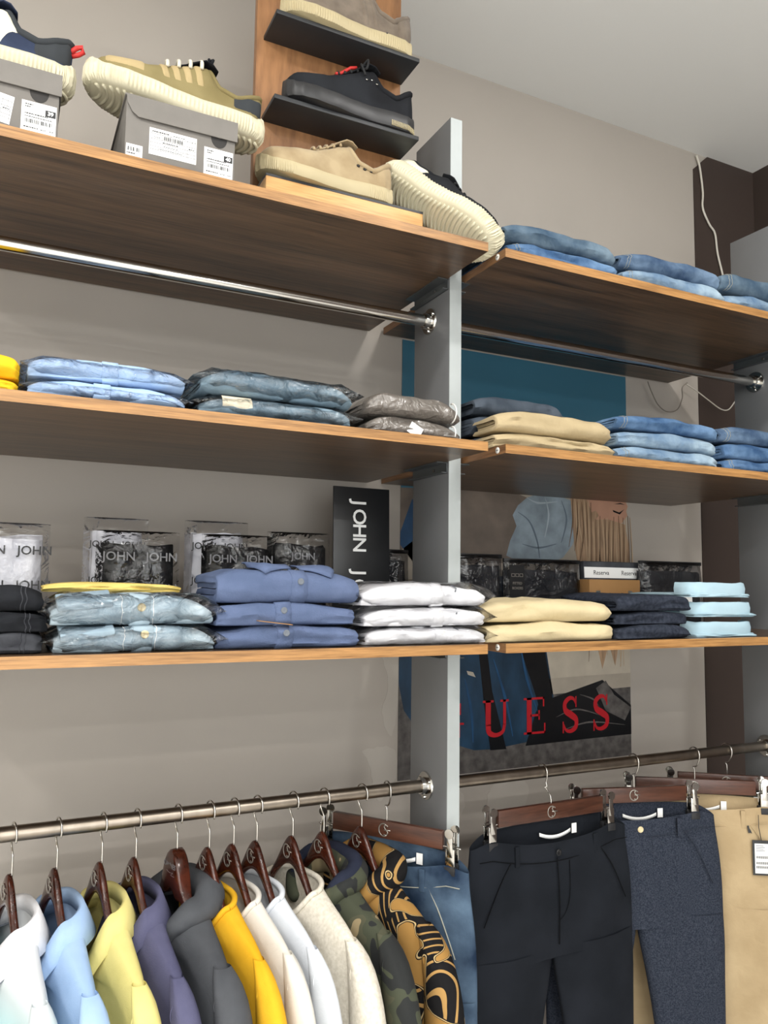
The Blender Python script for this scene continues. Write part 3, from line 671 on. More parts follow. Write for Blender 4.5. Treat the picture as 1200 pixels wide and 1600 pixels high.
# beige suede shoe on the foot block
e = Shoe('sneaker', 'beige suede sneaker with three vent holes on the pale wood foot of the rack', 0.29, .98, 0.027, 0.001, 0.0006, 75, grp=g, tongue=.105, heel=.08)
e.sole('sole_sand', False, 0.012); e.upper('beige_suede'); e.collar('beige_suede', .006); e.tongue('beige_suede')
e.laces('beige_suede', [.42, .47, .52, .57, .62], .38, .003); e.eyelets('black_rubber', [(.20, .20), (.25, .20), (.30, .20)], .0036); e.patch('heel_patch', 'beige_suede', .01, .16, .02, .30, .002)
e.place((0.689, 1.392, TOPZ+0.0865), PI)
# black and cream shoe tipped over the shelf end
f = Shoe('sneaker', 'black and cream sneaker tipped up against the rack, toe over the shelf end', 0.30, 1.1, 0.040, 0.006, 0.0013, 60, grp=g, heel=.072, tongue=.10, toe=.044)
f.sole('sole_cream', True, 0.02); f.upper('black_knit'); f.collar('black_knit', .005); f.tongue('black_knit')
f.patch('heel_patch', 'cream_leather', .01, .26, .02, .42, .0025); f.eyelets('black_rubber', [(.10, .26), (.145, .26), (.19, .26)], .0034)
f.laces('lace_black', [.42, .48, .54, .60], .36)
toe = Vector((0.852, 1.285, 2.128)); ax = Vector((.56, -.48, -.60)).normalized()
upv = Vector((.62, .22, .60)); upv = (upv-ax*upv.dot(ax)).normalized(); sv = upv.cross(ax)
mw = Matrix((ax, sv, upv)).transposed().to_4x4(); mw.translation = toe-ax*0.297
f.t.matrix_world = mw

# ------------------------------------------------------------------ folded clothes
def folded(w, d, h, layers=2, seed=0, nx=26, taper=0.22, wob=0.004, ends=0.010, roll=0.5, droop=0.0, lump=0.16):
    """a garment folded over towards the shopper: nested U-shaped layers, front fold at y=0, resting on z=0, centred in x"""
    rnd = random.Random(seed); out = []; so = seed*7.3
    def warp(x, y, z):
        e = abs(2*x/w); f = 1-taper*min(1, e)**5
        k = z/h
        z2 = z*f*(1+lump*nz(x*11+so, y*7, 0.3)+lump*.5*nz(x*27, y*20+so, k))
        z2 += k*0.10*h*math.cos(min(1, e)*PI/2) - k*droop*h*(x/w+0.5)
        y2 = y+wob*2.2*nz(x*8, k*3+so, 1.7)+wob*1.2*nz(x*26+so, k*6, 4.2)+0.010*max(0, e-.85)/.15*(1-min(1, y/.1))
        x2 = x+wob*0.8*nz(y*12+so, k*4, 9.1)
        return Vector((x2, y2, max(z2, 0.0)))
    H2 = h/2
    for li in range(layers):
        ro = H2*(1-li/layers); ri = H2*(1-(li+1)/layers)+0.0010; ri = max(ri, 0.0006); ro -= 0.0005 if li else 0
        xl = -w/2+rnd.uniform(0, ends)*(li > 0); xr = w/2-rnd.uniform(0, ends)*(li > 0); prof = []
        def u_path(r, rev):
            yc = H2*(1-roll)+H2*roll; p = []
            for i in range(9): p.append((d-(d-yc)*i/8, H2-r))
            for i in range(1, 10): an = -PI/2-PI*i/10; p.append((yc+r*math.cos(an)*1.0, H2+r*math.sin(an)))
            for i in range(9): p.append((yc+(d-yc)*i/8, H2+r))
            return list(reversed(p)) if rev else p
        prof = u_path(ro, False)+u_path(ri, True)
        rings = []
        for k in range(nx+1):
            t = k/nx; t = 0.5-0.5*math.cos(PI*t)*(0.85+0.15*abs(math.cos(PI*t))); x = xl+(xr-xl)*t
            ex = 1.0
            if k in (0, nx): ex = 0.90
            cy = sum(p[0] for p in prof)/len(prof)
            rings.append([warp(x, p[0], H2+(p[1]-H2)*ex) for p in prof])
        out.append(loft(rings))
    global LASTWARP
    LASTWARP = warp
    return add(*out)
WARP = {}
def pillow(w, d, h, seed=0, fin=0.012, nx=34, ny=16, rough=0.006, flat=0.25):
    """a loose clear bag round a folded garment, sealed at both ends"""
    V, Fc = [], []; so = seed*5.1
    def pt(u, v, s):
        x = u*(w/2+fin); y = (v*.5+.5)*d-0.004
        e = min(1, max(0, (1-abs(u))*(w/2+fin)/(fin+.02))); ev = (1-abs(v)**8)
        z = h*.5+s*(h*.5*(flat+(1-flat)*ev)*(e**.5) + rough*nz(x*30+so, y*26, s*2)*ev + rough*.5*nz(x*70, y*60+so, s)*ev)
        if e < 1: z = z*e**.3+(h*.45)*(1-e**.3)
        y += -rough*1.5*nz(x*28+so, v*3, 2.2)*(1 if v < 0 else 0)
        return Vector((x, y, max(z, 0.0004)))
    n = 0; rings = []
    vs = [math.sin(PI/2*(-1+2*j/ny)) for j in range(ny+1)]
    for i in range(nx+1):
        u = -1+2*i/nx; top = [pt(u, v, 1) for v in vs]; bot = [pt(u, v, -1) for v in reversed(vs)]
        rings.append(top+bot)
    return loft(rings, False)
def shelf_z(s): return SH[s]+TH+0.0005
def xpix(px, py, Y): return at(px, py, Y).x
def buttons(parent, spots, mat='white_plastic', r=0.0048):
    for x, y, z in spots:
        b = mk('button', xf(loft([[(rr*math.cos(2*PI*k/16), yy, rr*math.sin(2*PI*k/16)) for k in range(16)] for rr, yy in ((r, 0), (r, -.0012), (r*.8, -.0020), (r*.55, -.0013), (0.0003, -.0013))], False), T(x, y, z)), mat, parent)
def pile(name, cat, px0, px1, pyb, shelf, Y, hs, mat, labels, d=0.27, grp=None, layers=2, seed=0, jit=0.006, step=1.14, wx=None, **kw):
    """a pile of folded garments; labels from the bottom up"""
    x0, x1 = xpix(px0, pyb, Y), xpix(px1, pyb, Y); z = shelf_z(shelf); out = []; rnd = random.Random(seed)
    for i, h in enumerate(hs):
        m = mat[i % len(mat)] if isinstance(mat, (list, tuple)) else mat
        w = x1-x0+rnd.uniform(-jit, jit)
        ex = (wx[i] if wx else 0); w += ex
        t = thing(name, labels[i] if isinstance(labels, (list, tuple)) else labels, cat, ((x0+x1)/2-ex/2+rnd.uniform(-jit, jit), Y+rnd.uniform(0, jit), z), (0, 0, rnd.uniform(-.02, .02)), grp)
        mk('folded_cloth', folded(w, d, h, layers, seed*10+i, **kw), m, t, auto=60); WARP[t.name] = LASTWARP
        t['w'] = w; t['h'] = h; t['d'] = d; out.append(t); z += h*step
    return out
def on_fold(t, x, f, o=0.0):
    """point on the front fold of a folded garment, f from 0 (bottom) to 1 (top), o outwards"""
    h = t['h']; a = (f-.5)*PI; p = WARP[t.name](x, .5*h-.5*h*math.cos(a), .5*h+.5*h*math.sin(a))
    return p+Vector((0, -o*math.cos(a), o*math.sin(a)))
def seam(t, x, h, mat='seam_thread', r=0.0006, double=True):
    for k in ((0, .006) if double else (0,)):
        mk('stitching', tube([on_fold(t, x+k+.002*nz(i*.4, x*50), i/12, .0002) for i in range(13)], r, 5), mat, t)

g = 'folded jeans on the shelves'
def stack_labels(desc, where, n):
    return [f'{desc}, {k} of the {where}' for k in (['lowest', 'topmost'] if n == 2 else ['lowest', 'middle one', 'topmost'])]
pl = []
pl += pile('folded_jeans', 'jeans', 796, 968, 400, 'top', 1.275, [.031, .036], ['denim_blue', 'denim_steel'], stack_labels('folded mid-blue jeans', 'pair above the cream-soled shoe toe', 2), seed=1, grp=g, layers=2)
pl += pile('folded_jeans', 'jeans', 978, 1130, 450, 'top', 1.275, [.034, .040], ['denim_pale', 'denim_mid'], stack_labels('folded faded blue jeans', 'pair beside the hanging white cable', 2), seed=2, grp=g)
pl += pile('folded_jeans', 'jeans', 1136, 1262, 490, 'top', 1.275, [.036, .046], ['denim_pale', 'denim_steel'], stack_labels('folded washed grey-blue jeans', 'pair next to the brown side wall', 2), seed=3, grp=g)
pl += pile('folded_jeans', 'jeans', 974, 1130, 720, 'middle', 1.275, [.030, .033, .031], ['denim_pale', 'denim_pale', 'denim_blue'], stack_labels('folded light blue jeans', 'pile beside the khaki trousers', 3), seed=4, grp=g)
pl += pile('folded_jeans', 'jeans', 1137, 1262, 735, 'middle', 1.275, [.027, .036, .037], ['denim_blue', 'denim_blue', 'denim_mid'], stack_labels('folded deep blue jeans', 'pile by the end upright', 3), seed=5, grp=g)
for k, t in enumerate(pl):
    if k % 3 != 1: seam(t, -t['w']/2+.016, t['h'])
# trousers on the middle and low shelf of the right bay
g = 'folded trousers on the shelves'
kh = pile('folded_trousers', 'trousers', 778, 962, 705, 'middle', 1.277, [.029, .042], 'khaki', stack_labels('folded khaki trousers', 'pair beside light blue jeans', 2), seed=6, grp=g, d=.095)
ck = pile('folded_trousers', 'trousers', 745, 885, 690, 'middle', 1.385, [.040, .040, .038], 'charcoal_wool', stack_labels('folded charcoal trousers', 'pile behind the khaki pair', 3), seed=7, grp=g, d=.25)
pile('folded_trousers', 'trousers', 762, 963, 1000, 'low', 1.275, [.034, .042], 'sand_twill', stack_labels('folded sand yellow trousers', 'pair beside the white shirts', 2), seed=8, grp=g, d=.125)
pile('folded_trousers', 'trousers', 970, 1084, 998, 'low', 1.275, [.027, .026, .033], 'navy_tweed', stack_labels('folded dark navy tweed trousers', 'pile beside the sand trousers', 3), seed=9, grp=g, d=.20)
# black jeans, low shelf of the left bay
bj = pile('folded_jeans', 'jeans', -80, 66, 1022, 'low', 1.285, [.028, .028, .035], ['grey_denim', 'black_denim', 'black_denim'], ['folded faded black jeans, lowest of the dark pile', 'folded black jeans in the middle of the dark pile', 'folded black jeans topping the dark pile'], d=0.17, seed=10)
for t in bj: seam(t, t['w']/2-.030, t['h'], 'grey_denim', .0009)
pile('folded_shirt', 'shirt', -60, 27, 607, 'middle', 1.285, [.022, .036], 'yellow_cotton', stack_labels('folded bright yellow shirt', 'pair beside the bagged sky-blue shirts', 2), seed=11)

def placket(t, x, h, mat, w=0.017, lift=.0022):
    """a raised button strip running over the front fold"""
    rings = []
    for i in range(15):
        rings.append([on_fold(t, x+xx, i/14, lift if abs(xx) < w else -.001) for xx in (-w, -w*.92, 0, w*.92, w)])
    return mk('button_placket', loft(rings, False, False), mat, t)
def collar_points(t, x, h, mat, s=1.0, z=0.0):
    """pointed shirt collar leaves lying over the front edge of a folded shirt"""
    for sg in (-1, 1):
        rings = []
        for i in range(11):
            f = i/10; row = []; reach = (.42+.50*f if f < .72 else .78-1.9*(f-.72))*s
            for j in range(7):
                k = j/6; v = k*reach                      # 0 = on top at the neckline .. 1 = down the front
                lift = .004+.004*math.sin(PI*k)+.007*(1-k)
                if v < .4: q = WARP[t.name](x+sg*(.008+.075*f*s), .075*(1-v/.4)+.02*v/.4+.004, h)+Vector((0, 0, lift))
                else: q = on_fold(t, x+sg*(.008+.075*f*s), 1.0-(v-.4)*.75, lift)
                row.append(q)
            rings.append(row)
        o = mk('collar_leaf', loft(rings, False, False), mat, t)
        o.modifiers.new('th', 'SOLIDIFY').thickness = .0025
# slate-blue polo shirts
g = 'folded shirts on the low shelf'
sp = pile('folded_polo', 'polo shirt', 340, 562, 1010, 'low', 1.272, [.034, .033, .052], 'slate_pique', ['folded slate-blue polo shirt at the bottom of its pile', 'folded slate-blue polo shirt in the middle of its pile', 'folded slate-blue polo shirt with open collar topping its pile'], d=0.17, seed=12, grp=g, layers=2, taper=.15)
for i, t in enumerate(sp):
    placket(t, -.012 if i < 2 else .012, t['h'], 'slate_pique', .015); buttons(t, [on_fold(t, (-.012, .012)[i == 2], .60, .0024)], 'stripe_grey', .0058)
collar_points(sp[2], .012, sp[2]['h'], 'slate_pique', 1.0)
mk('swing_tag', xf(box(-.03, .03, -.004, .05, 0, .0012), RY(.12) @ T(-.03, -.004, .001)), 'kraft', sp[1], False)
# white shirts
ws = pile('folded_shirt', 'shirt', 575, 765, 1005, 'low', 1.274, [.029, .031, .037], 'white_cotton', ['bagged white shirt at the bottom of its pile', 'bagged white shirt in the middle of its pile', 'bagged white shirt topping its pile'], d=0.125, seed=13, grp=g, step=1.2, taper=.35)
for i, t in enumerate(ws):
    placket(t, .02, t['h'], 'white_cotton', .013); buttons(t, [on_fold(t, .024, .62, .0024)], 'white_plastic', .0045)
    mk('clear_bag', pillow(t['w']+.006, t['d'], t['h']*1.22, 30+i, .014, rough=.004), 'film_smoke', t, loc=(0, -.005, -.0015))
    mk('grey_cord', tube([(.055, .010, t['h']*1.05), (.062, .004, t['h']*.9), (.058, 0.0, t['h']*.72)], .0014, 5), 'stripe_grey', t)
# light denim shirts in clear bags, a yellow one on top behind
ds = pile('folded_shirt', 'shirt', 78, 338, 1020, 'low', 1.274, [.035, .041], 'denim_shirt', ['bagged pale denim shirt with buttons, under its twin', 'bagged pale denim shirt with buttons, on top of its twin'], d=0.17, seed=14, grp=g, step=1.2, taper=.45)
for i, t in enumerate(ds):
    placket(t, .006, t['h'], 'denim_shirt', .016); buttons(t, [on_fold(t, .008, (.62, .55)[i], .0024)], 'horn', .0066); seam(t, -.022, t['h'], 'paper', .0006, False); seam(t, .026, t['h'], 'paper', .0006, False)
    mk('cuff', xf(box(-.040, .040, 0, .05, 0, .011, .003), T(-.075, -.004, t['h']*.60) @ RY(-.10) @ RX(.35)), 'denim_shirt', t, auto=40)
    mk('clear_bag', pillow(t['w']+.004, t['d'], t['h']*1.25, 40+i, .016, rough=.005), 'film_clear', t, loc=(0, -.005, -.0015))
pz = shelf_z('low')+.074
yt = thing('folded_shirt', 'folded pale yellow shirt lying on the bagged denim shirts', 'shirt', (at(180, 940, 1.36).x, 1.37, pz+.018))
mk('folded_cloth', folded(.22, .085, .014, 1, 71, taper=.4), 'pale_yellow', yt, auto=60)
# sky-blue bagged shirts, middle shelf
g = 'bagged shirts on the middle shelf'
sk = pile('folded_shirt', 'shirt', 52, 294, 620, 'middle', 1.274, [.027, .032], 'sky_cotton', stack_labels('bagged sky-blue shirt', 'pair beside the yellow shirts', 2), seed=15, grp=g, step=1.2, taper=.4)
for i, t in enumerate(sk):
    placket(t, (-.012, .0)[i], t['h'], 'sky_cotton', .013); buttons(t, [on_fold(t, -.004, .45, .0024)] if i == 0 else [], 'sky_cotton', .0052)
    mk('clear_bag', pillow(t['w']+.004, .27, t['h']*1.16, 50+i, .010, rough=.004), 'film_clear', t, loc=(0, -.004, -.0015))
dp = pile('folded_shirt', 'shirt', 312, 552, 655, 'middle', 1.276, [.033, .040], 'denim_pack', ['bagged steel-blue denim shirt with cream paper band, under its twin', 'bagged steel-blue denim shirt lying on its twin'], seed=16, grp=g, step=1.2, taper=.45)
for i, t in enumerate(dp):
    mk('clear_bag', pillow(t['w']+.004, .27, t['h']*1.22, 60+i, .016, rough=.005), 'film_clear', t, loc=(0, -.005, -.0015))
mk('paper_band', xf(loft([[(xx, .5*.036-(.0195)*math.cos(a), .018+.0195*math.sin(a)) for a in [(-.5+j/8)*PI for j in range(9)]] for xx in (-.026, .026)], False, False), T(-.075, 0.0, 0)), 'cream_card', dp[0])
gp = pile('shirt_pack', 'shirt', 575, 722, 685, 'middle', 1.276, [.032, .042], 'grey_foil', ['shiny grey wrapped shirt pack with white tag, lower of two', 'shiny grey wrapped shirt pack with sealed edge, upper of two'], seed=17, grp=g, taper=.55, layers=1, wob=.006)
for i, t in enumerate(gp):
    pts = [(t['w']/2-.016+.002*nz(k), .5*t['h']-(.5*t['h']+.001)*math.cos((k/10-.5)*PI), .5*t['h']*(1+math.sin((k/10-.5)*PI))*.93) for k in range(11)]
    mk('sealed_edge', tube(pts, .0016, 5), 'white_plastic', t)
mk('white_tag', xf(box(-.014, .014, 0, .001, 0, .022), T(-.01, -.003, .001) @ RY(.5)), 'paper', gp[0], False)
# pale blue dress shirts with standing collars
g = 'folded dress shirts'
x0, x1 = xpix(1092, 990, 1.29), xpix(1186, 990, 1.29); z = shelf_z('low')
for i, lab in enumerate(stack_labels('pale blue dress shirt with stiff collar', 'pile by the upright', 3)):
    t = thing('folded_shirt', lab, 'shirt', ((x0+x1)/2-(.016 if i == 2 else 0), 1.29, z), group=g); w = (x1-x0)/2
    mk('folded_cloth', folded(w*2-.004, .20, .009, 1, 80+i, taper=.2), 'ice_cotton', t, auto=60)
    rings = []
    for k in range(29):
        a = PI*(1.0+k/28); r = w*(1.0); cx = r*math.copysign(abs(math.cos(a))**.55, math.cos(a)); cy = .055-.057*abs(math.sin(a))**.7
        row = []
        for hh, o in ((.006, 0), (.020, -.002), (.033, .0015), (.0345, .004), (.033, .0065), (.008, .0065)):
            rr = 1-(o/w)*0.9; row.append((cx*rr, .055+(cy-.055)*rr, hh+.002*nz(k*.3, i*3)))
        rings.append(row)
    mk('collar', loft(rings, False, False), 'ice_cotton', t)
    mk('collar_tip', xf(box(0, .035, 0, .004, 0, .008, .002), T(w*.78, .035, .008) @ RY(.25)), 'white_cotton', t, auto=40)
    z += .0455
# ------------------------------------------------------------------ underwear packs, sign and bags behind
def brief_pack(px0, px1, pyt, Y, mat, ink, lab, grp, seed, rows=2, cols=2, lean=.06, txt='JOHN', off=0):
    a, b = at(px0, pyt, Y), at(px1, pyt, Y); z = shelf_z('low'); w = b.x-a.x; h = a.z-z-.020
    t = thing('underwear_pack', lab, 'underwear', ((a.x+b.x)/2, Y+.015, z+.003), (-lean, 0, 0), grp)
    V = xf(folded(w-.012, h, .034, 1, seed, taper=.25), RX(-PI/2) @ RX(PI) if False else Matrix(((1, 0, 0, 0), (0, 0, -1, .034), (0, 1, 0, .004), (0, 0, 0, 1))))
    c = mk('folded_briefs', V, mat, t, auto=60)
    ts = w*.165
    for r in range(rows):
        for k in range(cols):
            x = (k-(cols-1)/2)*w*.56+off; zz = h*.88-r*h*.34
            mk('printed_name', xf(text(txt, ts, .0004, ts*.012), T(x, -.0105, zz) @ RX(-.02)), ink, c, False)
    mk('clear_bag', xf(pillow(w-.004, h+.030, .052, seed+3, .010, rough=.005), Matrix(((1, 0, 0, 0), (0, 0, -1, .042), (0, 1, 0, .004), (0, 0, 0, 1)))), 'film_smoke', t)
    return t
g = 'underwear packs'
brief_pack(-60, 74, 822, 1.50, 'white_brief', 'ink', 'clear bag of white briefs standing behind the black jeans', g, 101, off=.012)
brief_pack(142, 232, 815, 1.535, 'white_brief', 'ink', 'clear bag of white briefs half hidden by a black pack', g, 102)
brief_pack(162, 282, 836, 1.48, 'black_brief', 'dark_print', 'clear bag of black briefs standing before a white pack, clear of the polos', g, 103)
brief_pack(303, 392, 820, 1.545, 'white_brief', 'ink', 'clear bag of white briefs standing behind the slate polo pile', g, 104)
brief_pack(330, 432, 842, 1.485, 'black_brief', 'dark_print', 'clear bag of black briefs above the slate polo collar', g, 105)
brief_pack(434, 522, 838, 1.50, 'black_brief', 'dark_print', 'clear bag of black briefs beside the black name board', g, 106, cols=1)
# name board
a, b = at(524, 758, 1.60), at(612, 760, 1.60)
sg = thing('name_board', 'black board with white sideways lettering leaning under the shelf', 'sign', ((a.x+b.x)/2, 1.60, shelf_z('low')), (-.03, 0, .02))
hh = a.z-shelf_z('low'); ww = b.x-a.x
mk('board', box(-ww/2, ww/2, 0, .005, 0, hh, .0008), 'black_plastic', sg, auto=30)
for k, ch in enumerate('JOHN JOHN'):
    if ch != ' ': mk('letter', xf(text(ch, .046, .0006, .0006), T(-.008, -.0005, hh-.036-k*.0318) @ RY(PI/2)), 'paper', sg, False)
# black zip bags
def zip_bag(px0, px1, pyt, Y, lab, extra=None, mat='film_grey'):
    a, b = at(px0, pyt, Y), at(px1, pyt, Y); z = shelf_z('low'); w = b.x-a.x; h = a.z-z
    t = thing('zip_bag', lab, 'bag', ((a.x+b.x)/2, Y, z+.002), (-.05, 0, 0), 'zip bags of boxers')
    mp = Matrix(((1, 0, 0, 0), (0, 0, -1, .030), (0, 1, 0, .003), (0, 0, 0, 1)))
    mk('folded_boxers', xf(folded(w-.02, h-.035, .022, 1, int(px0), taper=.2), mp), 'grey_denim', t, auto=60)
    mk('bag_film', xf(pillow(w-.012, h-.004, .036, int(px0), .005, rough=.003), mp), mat, t)
    mk('zip_strip', box(-w/2+.002, w/2-.002, .008, .016, h-.012, h-.002, .001), 'black_plastic', t, auto=30)
    if extra: extra(t, w, h)
    return t
def boxer_label(t, w, h):
    mk('side_label', box(-w/2+.006, -w/2+.050, -.0075, -.0065, .02, h-.02), 'black_plastic', t, False)
    for k, s_ in enumerate(('FITTED', 'BOXERS')): mk('printed_name', xf(text(s_, .0088, .0004), T(-w/2+.028, -.0078, h-.065-.012*k)), 'silver_print', t, False)
    for k in range(3): mk('icon_frame', xf(add(bar(-.005, -.004, .005, -.003), bar(-.005, .003, .005, .004), bar(-.005, -.004, -.004, .004), bar(.004, -.004, .005, .004)), T(-w/2+.016+.012*k, -.0078, h-.045)), 'silver_print', t, False)
def white_tag(t, w, h):
    q = mk('paper_tag', box(-.016, .016, -.0085, -.0075, h*.30, h*.30+.04), 'paper', t, False, (w*.16, 0, 0)); mk('diamond_mark', poly([(0, -.005), (.004, 0), (0, .005), (-.004, 0)], .0004), 'ink', q, False, (0, -.0085, h*.30+.013))
zip_bag(716, 792, 863, 1.58, 'black zip bag of boxers standing behind the sand trousers')
zip_bag(793, 914, 871, 1.575, 'black zip bag of boxers with printed side label', boxer_label)
zip_bag(1006, 1104, 875, 1.58, 'black zip bag of boxers with square white paper tag', white_tag)
zip_bag(606, 645, 857, 1.66, 'small black zip bag beside the post behind the white shirts')
a, b = at(914, 876, 1.62), at(1008, 880, 1.62); zl = shelf_z('low')
t = thing('sock_pack', 'flat pack with white lettered band above the small brown box', 'pack', ((a.x+b.x)/2, 1.62, zl), (-.04, 0, 0))
w = b.x-a.x; h = a.z-zl
mk('pack_body', box(-w/2, w/2, 0, .02, 0, h, .004), 'grey_denim', t, auto=40)
bd = mk('white_band', box(-w/2+.002, w/2-.002, -.001, 0, h-.045, h-.016), 'paper', t, False)
for k, s_ in enumerate(('Reserva', 'Reserva')): mk('printed_name', xf(text(s_, .017, .0004), T(-w*.22+w*.46*k, -.0013, h-.031)), 'ink', bd, False)
a, b = at(921, 905, 1.56), at(1000, 905, 1.56)
t = thing('card_box', 'small brown card box with cut-out window and silver marks', 'box', ((a.x+b.x)/2, 1.56, zl)); w = b.x-a.x; h = a.z-zl
mk('carton', box(-w/2, w/2, 0, .05, 0, h, .0015), 'kraft', t, auto=30)
mk('window_cut', poly([(-w*.20, h*.2), (w*.22, h*.2), (w*.22, h*.72), (w*.12, h*.74), (w*.02, h*.62), (-w*.10, h*.74), (-w*.20, h*.72)], .0006), 'black_plastic', t, False, (0, 0, 0))
for x in (-.33, .30): mk('silver_mark', poly([(w*x-.010, h*.25), (w*x+.010, h*.25), (w*x+.006, h*.78), (w*x-.008, h*.78)], .0008), 'silver_print', t, False)
# flat black box at the back of the middle shelf
a, b = at(985, 660, 1.70), at(1100, 664, 1.70)
t = thing('flat_box', 'flat black box lying behind the light blue jeans', 'box', ((a.x+b.x)/2, 1.70, shelf_z('middle')))
mk('casing', box(-(b.x-a.x)/2, (b.x-a.x)/2, 0, .11, 0, a.z-shelf_z('middle'), .003), 'black_plastic', t, auto=30)
mk('lid_seam', box(-(b.x-a.x)/2-.001, (b.x-a.x)/2+.001, -.001, .111, .09, .093), 'black_plate', t, False)

# ------------------------------------------------------------------ hangers
RAILZ = 1.020; RAILY = 1.5
def hook_path(top=-0.066):
    pts = [(.0150, 0, -.012), (.0172, 0, -.004)]
    for k in range(9):
        a = math.radians(5+k*21); pts.append((.0172*math.cos(a), 0, .0172*math.sin(a)+.0005))
    pts += [(-.0165, 0, -.008), (-.010, 0, -.024), (-.002, 0, -.034), (0, 0, -.042), (0, 0, top-.012)]
    return smoothpath(pts, 4)
def emblem(parent, loc, s, mat='silver_print', n=(0, -1, 0)):
    """C and S interlaced over a short bar"""
    c = [(-.05*0+.42*math.cos(a), .0, .48*math.sin(a)) for a in [math.radians(50+260*k/16) for k in range(17)]]
    s_ = smoothpath([(.40, 0, .30), (.22, 0, .40), (.06, 0, .26), (.20, 0, .04), (.38, 0, -.14), (.26, 0, -.38), (.02, 0, -.34)], 4)
    b = [(.05, 0, .02), (.62, 0, .02)]
    vf = add(tube([Vector(p)*s for p in c], .055*s, 6), tube([p*s for p in s_], .05*s, 6), tube([Vector(p)*s for p in b], .05*s, 6))
    vf = ([Vector((v[0], v[1]*.35, v[2])) for v in vf[0]], vf[1])
    mk('emblem', vf, mat, parent, loc=loc)
def hanger_z(x): return -.092-.070*(1-math.exp(-(x/.052)**2))-.066*max(0, (abs(x)-.055)/.13)-.006*min(1, abs(x)/.06)
def coat_hanger(x, yaw, lab, block=False, half=.200, tilt=0.0):
    t = thing('wooden_hanger', lab, 'hanger', (x, RAILY, RAILZ), (0, tilt, math.radians(yaw-90)), 'wooden shirt hangers')
    mk('hook', tube(hook_path(), .0017, 8), 'wire', t)
    if not block:
        rings = []
        for i in range(49):
            xx = -half+2*half*i/48; e = abs(xx)/half
            hz = .0085+.0185*math.exp(-(xx/.034)**2); hy = .0065; hy *= (1 if e < .97 else .7); hz *= (1 if e < .97 else .7)
            yy = -.004-.012*e**2*0
            rings.append([(xx, yy+hy*math.copysign(abs(math.cos(a))**.7, math.cos(a)), hanger_z(xx)+hz*math.copysign(abs(math.sin(a))**.8, math.sin(a))) for a in [2*PI*k/18 for k in range(18)]])
        w = mk('wood_body', loft(rings), 'hanger_wood', t)
        emblem(w, (-.004, -.0118, -.094), .026)
    else:
        rings = []
        for i in range(41):
            xx = -half+2*half*i/40; e = abs(xx)/half
            hz = .010+.026*math.exp(-(xx/.034)**6); hy = .006+.008*math.exp(-(xx/.05)**4)
            zc = hanger_z(xx)-.004
            rings.append([(xx, hy*math.copysign(abs(math.cos(a))**.35, math.cos(a)), zc+hz*math.copysign(abs(math.sin(a))**.35, math.sin(a))) for a in [2*PI*k/20 for k in range(20)]])
        w = mk('wood_body', loft(rings), 'hanger_wood', t, auto=45)
        mk('printed_name', xf(text('CANNES', .0125, .0004, .0002), T(0, -.0137, -.088)), 'dark_print', w, False)
        mk('print_flourish', tube(smoothpath([(-.012, -.0137, -.099), (0, -.0137, -.101), (.014, -.0137, -.099), (.006, -.0137, -.104), (.020, -.0137, -.104)], 4), .0006, 5), 'dark_print', w)
    return t
